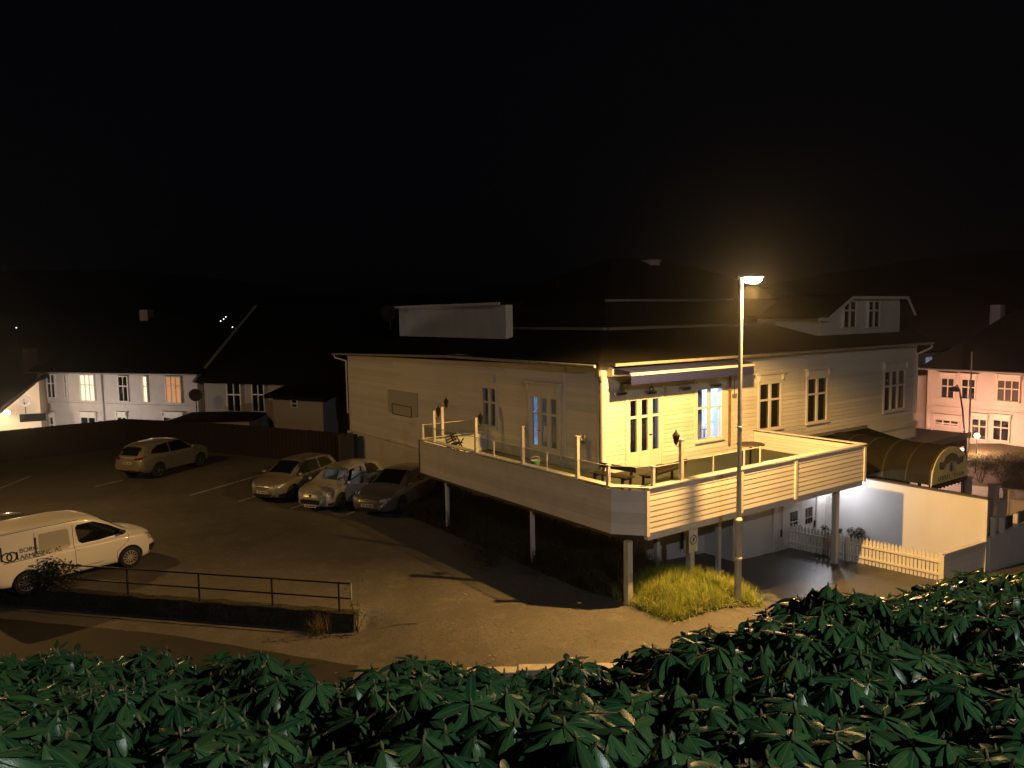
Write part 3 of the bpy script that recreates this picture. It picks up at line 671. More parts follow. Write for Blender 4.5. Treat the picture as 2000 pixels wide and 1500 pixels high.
# hatch board on the car-park wall
ha, hzb = HV(818, 820); hb, hzt = HV(760, 760)
ht = MB().box(-hb, -ha, -.075, .0, hz(hzb+.1), hz(hzt)).build('hatch', mat('hatch_grey', (.46, .45, .42), .7), house, None, RB)
h1, q0 = HV(807, 815); h2, q1 = HV(769, 788)
fm = MB(); fm.bar((-h2, -.085, hz(q0)), (-h1, -.085, hz(q0)), .03); fm.bar((-h2, -.085, hz(q1)), (-h1, -.085, hz(q1)), .03); fm.bar((-h2, -.085, hz(q0)), (-h2, -.085, hz(q1)), .03); fm.bar((-h1, -.085, hz(q0)), (-h1, -.085, hz(q1)), .03)
fm.build('hatch_frame', mat('hatch_frame', (.05, .045, .04), .6), ht)
# ================================================================== TERRACE (raised deck)
DZ0, DZF, DZT = 1.47, 2.0, 2.62
deck = empty('terrace', (D0.x, D0.y, DZ0), TH, 'raised white terrace on posts with clad parapet and glass rail', 'terrace')
dz = lambda z: z-DZ0
DXR, DXL, DYC, DYE, DHX, DHY = 9.87, -.586, .702, 10.55, 2.28, 4.24
# floor slab (L-shape) with deck boards
fl = MB(); fl.box(.22, DXR-.1, .13, .86, dz(DZ0+.02), dz(DZF-.04)); fl.box(DXL+.12, DXR-.1, .862, DHY, dz(DZ0+.02), dz(DZF-.04)); fl.box(DXL+.12, DHX-.05, DHY, DYE-.1, dz(DZ0+.02), dz(DZF-.04)); fl.build('floor_frame', mat('joist', (.10, .085, .06), .8), deck)
y = .13; k = 0
while y < DHY-.02:
    x0 = DXL+.13 if y > DYC else max(DXL+.13, -y*.83+.13); MB().box(x0, DXR-.11, y, y+.118, dz(DZF-.038), dz(DZF)).build('floor_board', deckfloor, deck); y += .125
while y < DYE-.2:
    MB().box(DXL+.13, DHX-.06, y, y+.118, dz(DZF-.038), dz(DZF)).build('floor_board', deckfloor, deck); y += .125
# front parapet: core, battens and lap boards
MB().box(0.02, DXR-.02, .03, .12, dz(DZ0), dz(DZT-.01)).build('parapet', white, deck)
bats = [0.0]
for px in (1450, 1555, 1688):
    q = onp(px, 960, D0, UX); bats.append((q-D0).dot(UX))
bats[-1] = DXR-.05
par = deck
for a, b in zip(bats, bats[1:]):
    siding(deck, a+.05, b-.05, lambda x: dz(DZT-.02), dz(DZ0+.05), .1375, [], lambda x, z: ((x, .03, z), 0), key='d', t=.011)
for i, a in enumerate(bats): MB().box(a-.05, a+.05, -.008, .028, dz(DZ0-.02), dz(DZT-.03)).build('batten', white, deck)
# chamfered corner and the flat car-park side, clad with flush boards
def flat_side(a, b, n, name='panel_board'):
    A = Vector((a[0], a[1], 0)); B = Vector((b[0], b[1], 0)); d = (B-A); L_ = d.length; d.normalize(); h = (DZT-.02-DZ0)/n; out = Vector((d.y, -d.x, 0))
    for i in range(n):
        z0 = dz(DZ0)+h*i; m = MB(); m.prism([A+Vector((0, 0, z0+.0015)), B+Vector((0, 0, z0+.0015)), B-out*.05+Vector((0, 0, z0+.0015)), A-out*.05+Vector((0, 0, z0+.0015))], (0, 0, h-.003)); m.build(name, white_board, deck)
flat_side((DXL, DYC), (0.0, 0.0), 4); flat_side((DXL, DYE), (DXL, DYC), 8)
MB().box(DXL+.052, DXL+.10, DYC+.1, DYE, dz(DZ0), dz(DZT-.03)).build('parapet', white, deck)
MB().box(DXL, DHX-.05, DYE-.06, DYE, dz(DZ0), dz(DZT-.02)).build('parapet', white, deck)
MB().box(DXL-.012, DXL+.03, DYE+.002, DYE+.06, dz(DZ0-.02), dz(DZT+.01)).build('corner_board', mat('dark_edge', (.08, .07, .05), .7), deck)
# right return parapet with boards on its inner face
MB().box(DXR-.09, DXR, .125, DHY, dz(DZ0), dz(DZT-.015)).build('parapet', white, deck)
siding(deck, .16, DHY-.02, lambda x: dz(DZT-.02), dz(DZF+.02), .11, [], lambda x, z: ((DXR-.092, DHY-x+.14, z), -math.pi/2), key='r', t=.022)
# cap rails
caps = [((DXL+.055, DYE+.02), (DXL+.055, DYC+.02)), ((DXL+.04, DYC+.03), (0.03, .045)), ((0, .045), (DXR+.02, .045)), ((DXR-.03, .045), (DXR-.03, DHY)), ((DXL, DYE-.02), (DHX-.05, DYE-.02))]
for i, (a, b) in enumerate(caps):
    A = Vector((a[0], a[1], dz(DZT+.03))); B = Vector((b[0], b[1], dz(DZT+.03))); d = (B-A).normalized(); inn = Vector((-d.y, d.x, 0)); 
    if i in (2,): inn = Vector((0, 1, 0))
    if i == 3: inn = Vector((-1, 0, 0))
    if i == 4: inn = Vector((0, -1, 0))
    if i == 0: inn = Vector((1, 0, 0))
    if i == 1: inn = Vector((.77, .64, 0))
    n = max(1, int((B-A).length/2.4)); zoff = .004*i
    for k in range(n):
        p = A+(B-A)*(k/n); q = A+(B-A)*((k+1)/n)-d*.006
        MB().prism([p-inn*.06+Vector((0,0,zoff)), q-inn*.06+Vector((0,0,zoff)), q+inn*.15+Vector((0,0,zoff+.012)), p+inn*.15+Vector((0,0,zoff+.012))], (0, 0, .032)).build('cap_rail', white, deck)
# white fascia under the parapet and supporting posts
MB().box(.05, DXR-.1, .06, .20, dz(DZ0-.14), dz(DZ0-.003)).build('beam', white, deck)
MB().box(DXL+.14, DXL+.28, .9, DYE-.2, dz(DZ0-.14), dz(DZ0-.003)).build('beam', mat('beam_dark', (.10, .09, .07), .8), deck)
MB().box(DXL+.2, DXR-.3, 2.1, 2.26, dz(DZ0-.18), dz(DZ0-.003)).build('beam', white, deck)
def post(px, py, plane, wd=.15, m=white):
    P, d = plane; q = onp(px, py, P, d); l = Vector(((q-D0).dot(UX), (q-D0).dot(VX))); g = gz(q.x, q.y)-.25
    MB().box(l.x-wd/2, l.x+wd/2, l.y-wd/2, l.y+wd/2, dz(g), dz(DZ0-.143)).build('post', m, deck)
    return q
mossy = mat('mossy_white_paint', (.58, .58, .52), .7, noise=[(3, (.28, .32, .24), .45, .7, (1, 1, .4))])
PT1 = post(1227, 1100, (D0+UX*(DXL+.25), VX), .16, mossy); PT2 = post(1348, 1090, (D0+VX*.45, UX), .16, mossy); PT3 = post(1630, 1080, (D0+VX*1.1, UX), .17)
post(1040, 1030, (D0+UX*(DXL+.25), VX), .10); post(873, 955, (D0+UX*(DXL+.25), VX), .10); post(1283, 1050, (D0+VX*1.9, UX), .13); post(1403, 1030, (D0+VX*2.2, UX), .13)
# brace under the terrace beside post
q = PT2; l = Vector(((q-D0).dot(UX), (q-D0).dot(VX), 0)); 
# rail posts and glass
def capP(px, py): q = at(px, py, DZT+.06); return Vector(((q-D0).dot(UX), (q-D0).dot(VX)))
def railpost(px, py, h, wd=.085, wall='L'):
    l = capP(px, py)
    if wall == 'L': l.x = DXL+.06
    elif wall == 'F': l.y = .05
    elif wall == 'E': l.y = DYE-.06
    m = MB(); m.box(l.x-wd/2, l.x+wd/2, l.y-wd/2, l.y+wd/2, dz(DZT+.02), dz(DZT+.06+h)); m.box(l.x-wd/2-.012, l.x+wd/2+.012, l.y-wd/2-.012, l.y+wd/2+.012, dz(DZT+.0602+h), dz(DZT+.085+h))
    m.build('rail_post', white_rp, deck); return l
white_rp = mat('worn_white_paint', (.74, .71, .64), .55, noise=[(8, (.34, .28, .20), .56, .74, (1, 1, .5))])
LP = [railpost(822, 858, .50, .07), railpost(848, 863, 1.05), railpost(925, 884, 1.08), railpost(1021, 906, 1.08), railpost(1131, 932, 1.08)]
c1p = railpost(1196, 946, .50, .08); c1p = Vector((DXL+.06, c1p.y)); c2p = railpost(1266, 948, .50, .08, 'F'); f1 = railpost(1321, 937, 1.06, .10, 'F')
thin = mat('rail_upright', (.62, .60, .55), .5)
def upright(l, h=.48): MB().box(l.x-.016, l.x+.016, l.y-.016, l.y+.016, dz(DZT+.04), dz(DZT+.06+h)).build('rail_upright', thin, deck)
u1 = capP(971, 891); u1.x = DXL+.06; upright(u1); u2 = capP(1072, 917); u2.x = DXL+.06; upright(u2)
fu = []
for px, py in ((1386, 925), (1442, 912), (1480, 907)):
    l = capP(px, py); l.y = .06; upright(l, .52); fu.append(l)
def pane2(a, b, h=.46):
    A = Vector((a.x, a.y, dz(DZT+.075))); B = Vector((b.x, b.y, dz(DZT+.075))); d = (B-A).normalized(); A += d*.055; B -= d*.055; n = Vector((-d.y, d.x, 0))*.005
    g = MB().prism([A-n, B-n, B+n, A+n], (0, 0, h)).build('glass_panel', glass, deck)
    MB().prism([A-n*1.4+Vector((0, 0, h+.001)), B-n*1.4+Vector((0, 0, h+.001)), B+n*1.4+Vector((0, 0, h+.001)), A+n*1.4+Vector((0, 0, h+.001))], (0, 0, .018)).build('glass_edge', thin, g)
seqL = sorted(LP+[u1, u2, c1p], key=lambda p: -p.y)
for a, b in zip(seqL, seqL[1:]): pane2(Vector((DXL+.06, a.y)), Vector((DXL+.06, b.y)))
pane2(c1p, c2p); pane2(c2p, f1, .46)
for a, b in zip([f1]+fu, fu): pane2(Vector((a.x, .055)), Vector((b.x, .055)), .48)
e2 = Vector((DXL+.9, DYE-.06)); MB().box(e2.x-.05, e2.x+.05, e2.y-.05, e2.y+.05, dz(DZT+.02), dz(DZT+1.12)).build('rail_post', white_rp, deck)
pane2(Vector((DXL+.06, DYE-.06)), e2, .46); pane2(e2, Vector((DHX-.12, DYE-.06)), .46)
a_ = capP(1482, 892); b_ = capP(1552, 899); MB().box(min(a_.x, b_.x), DXR-.12, .30, .34, dz(DZF), dz(DZF+.52)).build('low_partition', white, deck); MB().box(min(a_.x, b_.x)-.03, DXR-.12, .24, .40, dz(DZF+.522), dz(DZF+.56)).build('partition_cap', white_rp, deck)
# ------------------------------------------------------------------ carriage lanterns on the rail posts
def W(l, z): p = D0+UX*l[0]+VX*l[1]; return Vector((p.x, p.y, z))
lp_mesh = {}
def lantern(loc, label, az, arm=.16):
    r = empty('lantern', loc, az, label, 'lantern', 'black carriage lanterns on the terrace posts')
    b = MB(); b.tube([(-arm, 0, -.14), (-arm*.55, 0, -.17), (-arm*.1, 0, -.135), (0, 0, -.09)], .011, 6); b.lathe([(.0, -.10), (.03, -.10), (.055, -.05), (.045, -.04)], 6); b.build('bracket', blackm, r)
    g = MB(); g.lathe([(.045, -.04), (.085, .12), (.085, .125), (.0, .126)], 6); g.build('lantern_glass', mat('smoked_glass', (.02, .02, .018), .1) if 'smoked_glass' not in MATS else MATS['smoked_glass'], r)
    c = MB()
    for j in range(6):
        a = j*math.pi/3; c.bar((.047*math.cos(a), .047*math.sin(a), -.045), (.088*math.cos(a), .088*math.sin(a), .125), .010)
    c.lathe([(.10, .126), (.102, .14), (.06, .19), (.02, .235), (.022, .25), (.0, .31)], 6); c.build('cage', blackm, r)
    return r
lan = [(LP[1], 1.02, 'black carriage lantern on the post nearest the hatch wall', .5), ((e2.x, e2.y), 1.18, 'higher black carriage lantern on the far end post of the terrace', 0), (LP[2], 1.04, 'black carriage lantern in front of the small window of the car-park wall', .4)]
for l, h, lb, az in lan: lantern(W((l[0], l[1]), DZT+h)+UX*.19, lb, TH)
lantern(W((f1.x-.20, .05), DZT+1.12), 'black carriage lantern on the tall post in front of the glazed door and lit window', TH+math.pi)
# the broken lantern: only its wire cage remains
q = W((LP[4].x, LP[4].y), DZT+.98)+UX*.19
r = empty('lantern', q, TH, 'broken carriage lantern with bare cage on the post near the house corner', 'lantern', 'black carriage lanterns on the terrace posts')
b = MB(); b.tube([(-.15, 0, -.05), (-.05, 0, -.09), (0, 0, -.03)], .010, 6); b.lathe([(.0, -.04), (.06, -.03), (.05, .05), (.0, .06)], 8); b.build('bracket', blackm, r)
c = MB()
for j in range(4): a = j*math.pi/2; c.tube([(.04*math.cos(a), .04*math.sin(a), .05), (.085*math.cos(a), .085*math.sin(a), .14), (.07*math.cos(a), .07*math.sin(a), .20)], .006, 5)
c.build('cage', thin, r)
# ------------------------------------------------------------------ terrace furniture
darkwood = mat('dark_wood', (.035, .026, .02), .6, noise=[(6, (.02, .015, .012), .4, .7, (4, 1, 1))])
def bench(loc, az, L_, label):
    r = empty('bench', loc, az, label, 'bench', 'dark wooden benches on the terrace')
    for i in range(4): MB().box(-L_/2, L_/2, -.20+i*.105, -.11+i*.105, .40, .435).build('seat_slat', darkwood, r)
    for i in range(1): MB().box(-L_/2, L_/2, .24+i*.02, .265+i*.02, .52+i*.13, .66+i*.13).build('back_slat', darkwood, r)
    for sx in (-1, 1):
        x = sx*(L_/2-.15); MB().box(x-.03, x+.03, -.19, -.13, 0, .398).build('leg', darkwood, r); MB().bar((x, .17, 0), (x, .275, .66), .06).build('leg', darkwood, r); MB().box(x-.025, x+.025, -.19, .20, .33, .397).build('rail', darkwood, r)
    return r
q = at(1195, 925, DZF+.45); bench((q.x, q.y, DZF), TH-math.pi/2+.15, 1.3, 'dark wooden bench beside the house corner on the terrace')
q = at(1300, 912, DZF+.5); bench((q.x-.1, q.y-.1, DZF), TH+math.pi+.22, 1.9, 'long dark wooden bench in front of the glazed double door')
q = at(1466, 868, DZF+1.06); t = empty('bar_table', (q.x, q.y, DZF), 0, 'round dark bar table in the far corner of the terrace', 'table')
MB().lathe([(.0, 1.05), (.40, 1.05), (.41, 1.065), (.40, 1.08), (.0, 1.08)], 28).build('table_top', darkwood, t, smooth=False); MB().lathe([(.035, .03), (.035, 1.049)], 10).build('stem', blackm, t); MB().lathe([(.0, .0), (.26, .0), (.25, .02), (.04, .035), (.0, .035)], 20).build('foot', blackm, t)
q = at(1046, 908, DZF+.15); bk = empty('bucket', (q.x, q.y, DZF), 0, 'pale green plastic bucket by the car-park side door', 'bucket')
MB().lathe([(.0, .0), (.11, .0), (.15, .29), (.16, .30), (.155, .305), (.14, .29), (.10, .02), (.0, .02)], 18).build('bucket_body', mat('green_plastic', (.22, .42, .33), .45), bk, smooth=True)
MB().tube([(-.155, 0, .28), (-.11, 0, .40), (0, 0, .44), (.11, 0, .40), (.155, 0, .28)], .006, 6).build('bucket_handle', thin, bk)
q = at(893, 872, DZF+.3); fc = empty('folding_chair', (q.x, q.y, DZF), TH+.6, 'folded wooden garden chair leaning by the far parapet', 'chair')
for s_ in (-1, 1):
    MB().bar((s_*.2, -.25, 0), (s_*.2, .18, .78), .035).build('leg', darkwood, fc); MB().bar((s_*.165, .20, 0), (s_*.165, -.18, .58), .035).build('leg', darkwood, fc)
for i in range(3): MB().box(-.19, .19, .10+i*.03, .12+i*.03, .52+i*.085, .58+i*.085).build('back_slat', darkwood, fc)
for i in range(4): MB().box(-.18, .18, -.17+i*.085, -.10+i*.085, .42, .44).build('seat_slat', darkwood, fc)
# ------------------------------------------------------------------ awning, heaters, hanging rings on the house front
HW = lambda x, y, z: P0+UX*x-VX*y+Vector((0, 0, z))
aw = empty('awning', HW(3.2, 0, 5.0), TH, 'rolled-in dark blue awning with scalloped valance over the terrace door', 'awning')
ax0, ax1 = HC(1186, 720)[0]-3.2, HC(1424, 720)[0]-3.2
MB().prism([(ax0, -.05, .34), (ax0, -.98, .24), (ax0, -1.0, .15), (ax0, -.05, .24)], (ax1-ax0, 0, 0)).build('awning_fabric', blue, aw)
MB().box(ax0-.03, ax1+.03, -1.07, -1.002, .12, .20).build('front_bar', white, aw)
vl = MB(); K = 60
for i in range(K):
    for j in range(4):
        x = ax0+(ax1-ax0)*(i+j/4)/K; x2 = ax0+(ax1-ax0)*(i+(j+1)/4)/K; dd = lambda t: -.13-.035*abs(math.sin(math.pi*t))
        vl.quad((x, -1.04, .119), (x2, -1.04, .119), (x2, -1.045, dd((j+1)/4)), (x, -1.045, dd(j/4)))
vl.build('valance', blue, aw, fix=False)
for x in (ax0+.01, ax1-.05, 0): MB().bar((x, -.02, .06), (x, -1.0, .14), .04).build('arm', white, aw)
MB().box(ax0-.05, ax0-.008, -.30, -.02, .10, .36).build('end_plate', white, aw)
for i, (px, py, lb) in enumerate(((1205, 768, 'grey patio heater on the wall left of the glazed door'), (1263, 766, 'grey patio heater directly above the glazed terrace door'), (1331, 758, 'grey patio heater on the wall between door and lit window'), (1391, 752, 'grey patio heater above the brightly lit window'))):
    x, z = HC(px, py); h = empty('patio_heater', HW(x, .06, z), TH, lb, 'heater', 'grey infrared patio heaters on the terrace wall')
    m = MB(); pts = [(-.24, 0, .035), (-.20, 0, .06), (.20, 0, .06), (.24, 0, .035), (.24, 0, -.02), (.20, 0, -.05), (-.20, 0, -.05), (-.24, 0, -.02)]; m.prism([(p[0], -.16, p[2]) for p in pts], (0, .11, 0)); m.build('heater_body', grey, h)
    MB().box(-.17, .17, -.166, -.161, -.03, .02).build('grille', blackm, h); MB().bar((0, -.05, 0), (0, .05, .05), .03).build('bracket', grey, h)
for px, py, lb in ((1225, 744, 'small black ring hanging under the awning at its left end'), (1257, 759, 'black wire ring hanging above the glazed terrace door')):
    x, z = HC(px, py); r = empty('hanging_ring', HW(x, .35, z), TH, lb, 'ornament', 'black rings hanging under the awning')
    m = MB(); m.tube([(.085*math.cos(a*math.pi/10), 0, .085*math.sin(a*math.pi/10)) for a in range(21)], .018, 6, False); m.build('ring', blackm, r); MB().tube([(0, 0, .085), (0, 0, .5-(z-4.6))], .005, 4).build('cord', blackm, r)
# electrical box and cables beside the rusty downpipe
x, z = HC(1432, 772); eb = empty('junction_box', HW(x, 0, z), TH, 'small grey junction box with cable on the white siding', 'box')
MB().box(-.10, .10, -.09, -.028, -.06, .06).build('box_body', grey, eb); MB().tube([(0, -.05, .06), (0, -.05, .55)], .012, 6).build('cable', blackm, eb)
# ------------------------------------------------------------------ parking sign on the mossy post
sg = empty('sign', PT2-VX*.10+Vector((0, 0, .35)), TH, 'small white prohibition sign on the mossy terrace post', 'sign'); sg.location.z = onp(1350, 1055, (PT2-VX*.1), UX).z
MB().box(-.17, .17, -.012, .0, -.34, .30).build('sign_plate', white, sg); MB().lathe([(.11, -.0135), (.135, -.0135), (.135, -.016), (.11, -.016)], 24, ax='y').build('sign_ring', mat('sign_grey', (.10, .09, .09), .6), sg)
MB().bar((-.08, -.0175, -.08), (.08, -.0175, .08), .018, .004, up=(0, 1, 0)).build('sign_bar', MATS['sign_grey'], sg)
MB().box(-.03, .03, -.0155, -.0125, -.05, .05).build('sign_symbol', MATS['sign_grey'], sg)
# ================================================================== STREET LAMPS
WARM = (1.0, .53, .135); COOL = (.93, .97, 1.0)
def street_lamp(x, y, z, H_, az, label, power, col, big=True, cut=(78.5, .20)):
    r = empty('street_lamp', (x, y, z), az, label, 'street lamp', 'street lamps of the lane')
    MB().lathe([(.09, -.4), (.09, 1.0), (.085, 1.02), (.085, 2.02)], 14).build('base_section', steel, r, smooth=False)
    MB().lathe([(.084, 1.02), (.098, 1.02), (.098, 1.06), (.084, 1.09)], 14).build('collar', white, r)
    MB().lathe([(.078, 2.0), (.098, 2.02), (.098, 2.05), (.066, 2.12)], 14).build('collar', white, r)
    MB().lathe([(.064, 2.05), (.055, 4.4), (.045, H_-.12)], 14).build('pole', steel, r, smooth=True)
    MB().lathe([(.050, 4.4), (.062, 4.41), (.062, 4.44), (.050, 4.45)], 14).build('collar', white, r)
    hd = MB()     # cobra-like shallow head pointing along +x
    st = [(-.08, .05, .05), (.0, .07, .075), (.12, .12, .085), (.30, .155, .085), (.46, .13, .065), (.54, .05, .03)]
    for i, (xx, w_, h_) in enumerate(st):
        for j in range(9):
            a = math.pi*j/8; hd.v.append((xx, w_*math.cos(a), H_+h_*math.sin(a)-.02))
    for i in range(len(st)-1):
        for j in range(8): a = i*9+j; hd.f.append((a, a+1, a+10, a+9))
    hd.f.append(tuple(range(8, -1, -1))); hd.f.append(tuple((len(st)-1)*9+j for j in range(9)))
    h = hd.build('lamp_head', steel, r); autosmooth(h, 50)
    MB().tube([(0, 0, H_-.14), (0, 0, H_-.02)], .05, 12).build('neck', steel, r)
    ls = MB(); k = 14
    for i in range(5):
        t = i/4; rr = math.cos(t*math.pi/2)**.6
        for j in range(k): a = 2*math.pi*j/k; ls.v.append((.27+.23*rr*math.cos(a), .145*rr*math.sin(a), H_-.022-.15*math.sin(t*math.pi/2)))
    for i in range(4):
        for j in range(k): a = i*k+j; b = i*k+(j+1) % k; ls.f.append((a, b, b+k, a+k))
    ls.build('lens', emat('lamp_lens', (1.0, .80, .45) if col == WARM else col, 150 if big else 20), r, smooth=True)
    sp = bpy.data.lights.new('lamp_light', 'SPOT'); sp.energy = power; sp.color = col; sp.shadow_soft_size = .07; sp.spot_size = rad(2*cut[0]); sp.spot_blend = cut[1]
    so = bpy.data.objects.new('lamp_light', sp); link(so); so.parent = r; so.location = (.27, 0, H_-.26)
    point('lamp_glow', (.27, 0, H_-.27), power*.035, col, .07, r)
    return r
LB_ = at(1441, 1168, -.33)
lamp_az = math.atan2(-.42, .9)
street_lamp(LB_.x, LB_.y, -.33, 8.16, lamp_az, 'tall lit steel street lamp at the edge of the grass mound', 8000, WARM)
street_lamp(-19.5, 25.0, LOT, 8.2, -.4, 'lit street lamp at the left end of the car park, outside the picture', 1450, WARM, True, (87, .15))
street_lamp(8.5, -4.2, PATHZ, 6.9, 2.2, 'lit street lamp on the upper path behind the viewer', 2600, COOL, False, (89, .05))
# ================================================================== GRASS MOUND AND BANK UNDER THE TERRACE
def mound_h(x, y):
    p = Vector((x, y, 0)); a = (p-D0).dot(UX); t = (p-D0).dot(VX)
    e1 = max(0, 1-((a-1.45)/1.85)**2)*max(0, 1-((t+.05)/1.15)**2)
    return gz(x, y)-.05+.42*math.sqrt(max(0, e1))
mo = sheet('mound', mound_h, 1.2, 7.4, 16.8, 22.2, .12, soil, inside=lambda x, y: mound_h(x, y) > gz(x, y)-.045); tag(mo, 'small earth mound at the foot of the street lamp', 'mound')
def bank_h(x, y):      # planted bank below the terrace
    p = Vector((x, y, 0)); a = (p-D0).dot(UX); t = (p-D0).dot(VX)
    return gz(x, y)-.06+.62*sstep(-.9, .9, a)*sstep(2.9, 1.4, a)*sstep(.2, 2.2, t)*sstep(12.5, 10.5, t)
bk_ = sheet('bank', bank_h, -6, 6, 17, 31, .2, soil, inside=lambda x, y: bank_h(x, y) > gz(x, y)-.05); tag(bk_, 'weedy soil bank below the terrace', 'bank')
def blade_t(L, wd, bend):
    v = []; n = 3
    for i in range(n+1):
        t = i/n; ww = wd*(1-t)*.5+.0004; v += [(-ww, bend*L*t*t, L*t*(1-.25*bend*t)), (ww, bend*L*t*t, L*t*(1-.25*bend*t))]
    return np.array(v), [(2*i, 2*i+1, 2*i+3, 2*i+2) for i in range(n)]
BL = [blade_t(.26, .011, .35), blade_t(.34, .010, .7), blade_t(.20, .014, 1.0), blade_t(.30, .008, 1.3)]
def scatter(name, label, cat_, hf, sampler, N, m, smin, smax, tilt=.35, temps=BL):
    Ms = [[] for _ in temps]
    for _ in range(N):
        x, y = sampler(); z = hf(x, y)
        if z is None: continue
        k = random.randrange(len(temps)); s = random.uniform(smin, smax)
        Ms[k].append(np.array(Matrix.Translation((x, y, z-.01)) @ Matrix.Rotation(random.random()*6.283, 4, 'Z') @ Matrix.Rotation(random.gauss(0, tilt), 4, 'X') @ Matrix.Diagonal((1, 1, s, 1))))
    o = big_mesh(name, [(temps[k][0], temps[k][1], Ms[k]) for k in range(len(temps))], m); return tag(o, label, cat_, None, 'stuff')
TUSS = [(random.uniform(-.4, 3.3), random.uniform(-1.25, 1.1)) for _ in range(230)]
def s_mound():
    while True:
        c_ = random.choice(TUSS); a = random.gauss(c_[0], .10); t = random.gauss(c_[1], .10); p = D0+UX*a+VX*t
        if mound_h(p.x, p.y) > gz(p.x, p.y)+.0: return p.x, p.y
scatter('grass', 'bright yellow-green tussocky grass on the mound by the street lamp', 'grass', lambda x, y: mound_h(x, y), s_mound, 17000, grassm, .5, 1.5, .75)
def s_bank():
    a = random.uniform(-.8, 2.6); t = random.uniform(.3, 12); p = D0+UX*a+VX*t; return p.x, p.y
scatter('weeds', 'dark withered weeds covering the bank under the terrace', 'weeds', lambda x, y: bank_h(x, y) if bank_h(x, y) > gz(x, y)-.03 else None, s_bank, 15000, weedm, 1.0, 2.6, .35)
# leaf cards for shrubs
def leaf_small(L=.05, W=.028): return np.array([(0, 0, 0), (L*.5, -W/2, .006), (L, 0, -.004), (L*.5, W/2, .006)]), [(0, 1, 2, 3)]
def shrub(name, loc, rx, rz, n, label, m=bushm, group='dark shrubs on the weedy bank', stems=7, leaf=.05, cat_='shrub'):
    r = empty(name, loc, random.random()*6, label, cat_, group); M = []
    lobes = [(Vector((random.gauss(0, .45)*rx, random.gauss(0, .45)*rx, rz*random.uniform(.35, .95))), random.uniform(.28, .5)*rx) for _ in range(9)]
    for _ in range(n):
        c, q = random.choice(lobes); d = Vector((random.gauss(0, 1), random.gauss(0, 1), random.gauss(0, .8))).normalized()*q*random.uniform(.5, 1.05); p = c+d
        if p.z < .02: p.z = .02+random.random()*.1
        M.append(np.array(rotm(random.random()*6.28, random.uniform(-.6, .9), random.uniform(-.8, .8), random.uniform(.7, 1.4), p)))
    lt = leaf_small(leaf, leaf*.55); o = big_mesh('crown', [(lt[0], lt[1], M)], m, r); o['kind'] = 'stuff'
    t = MB()
    for c, q in lobes[:stems]: t.tube([(random.gauss(0, .05), random.gauss(0, .05), -.1), (c.x*.5, c.y*.5, c.z*.55), (c.x, c.y, c.z)], [.016, .011, .005], 5)
    t.build('stem', twig, r); return r
for i, (px, py, zz, rx, rz, lb) in enumerate(((860, 1010, .1, .75, .9, 'dark rounded shrub beside the grey car under the terrace'), (960, 1070, .2, .8, .8, 'dark shrub between the two slim terrace posts'), (1090, 1100, .1, .8, .75, 'dark shrub below the middle of the terrace side'), (1165, 1130, .1, .55, .6, 'low dark shrub in front of the chamfered terrace corner'))):
    q = at(px, py, zz); q.z = bank_h(q.x, q.y); shrub('shrub', q, rx, rz, 2600, lb, weedm if i % 2 else bushm)
lv = leaf_small(.07, .05); ML = []
for _ in range(650):
    x, y = random.gauss(2, 6), random.uniform(KY+.4, 27); 
    if bank_h(x, y) > gz(x, y)-.03 or mound_h(x, y) > gz(x, y)-.04 or (Vector((x, y, 0))-WA).dot(WDIR) > -.3: continue
    ML.append(np.array(rotm(random.random()*6.28, random.uniform(-.15, .15), random.uniform(-.2, .2), random.uniform(.5, 1.2), (x, y, gz(x, y)+.012))))
tag(big_mesh('fallen_leaves', [(lv[0], lv[1], ML)], leafmat('fallen_leaf', (.10, .07, .03), (.34, .28, .16), .6, .4)), 'scattered fallen leaves on the asphalt', 'leaves', None, 'stuff')
# ================================================================== LOW WALL WITH IRON RAILING
wl = empty('railing_wall', (WA.x, WA.y, LOT-.42), math.atan2(WDIR.y, WDIR.x), 'mossy low concrete wall along the lane with black iron railing', 'wall')
bw = MB(); K = 40
LL = WLEN
side = 1 if Vector((-WDIR.y, WDIR.x, 0)).dot(WN) > 0 else -1
ys0, ys1 = (0, -.30) if side > 0 else (0, .30)
for i in range(K):
    a, b = LL*i/K, LL*(i+1)/K
    j = lambda t: .015*math.sin(t*7.1)+.012*math.sin(t*17.3)
    y0, y1 = sorted((ys0, ys1))
    bw.quad((a, y0, -.3), (b, y0, -.3), (b, y0, .47+j(b)), (a, y0, .47+j(a))); bw.quad((a, y1, -.3), (b, y1, -.3), (b, y1, .47+j(b)), (a, y1, .47+j(a))); bw.quad((a, y0, .47+j(a)), (b, y0, .47+j(b)), (b, y1, .47+j(b)), (a, y1, .47+j(a)))
bw.quad((0, y0, -.3), (0, y1, -.3), (0, y1, .47), (0, y0, .47))
bw.build('wall_body', concrete, wl)
ym = (y0+y1)/2
def rl(px): q = onp(px, 1170, WA-WN*.15, WDIR); return (q-WA).dot(WDIR)
rp = [rl(px) for px in (662, 532, 390, 251, 100, -40)]
for a in rp: MB().tube([(a, ym, .40), (a, ym, 1.20)], .026, 8).build('railing_post', blackm, wl)
top = rl(686)
MB().tube([(rp[-1], ym, 1.18), (top, ym, 1.18)], .022, 8).build('railing_bar', blackm, wl); MB().tube([(rp[-1], ym, .80), (top, ym, .80)], .022, 8).build('railing_bar', blackm, wl); MB().tube([(top, ym, 1.20), (top, ym, .78)], .022, 8).build('railing_bar', steel, wl)
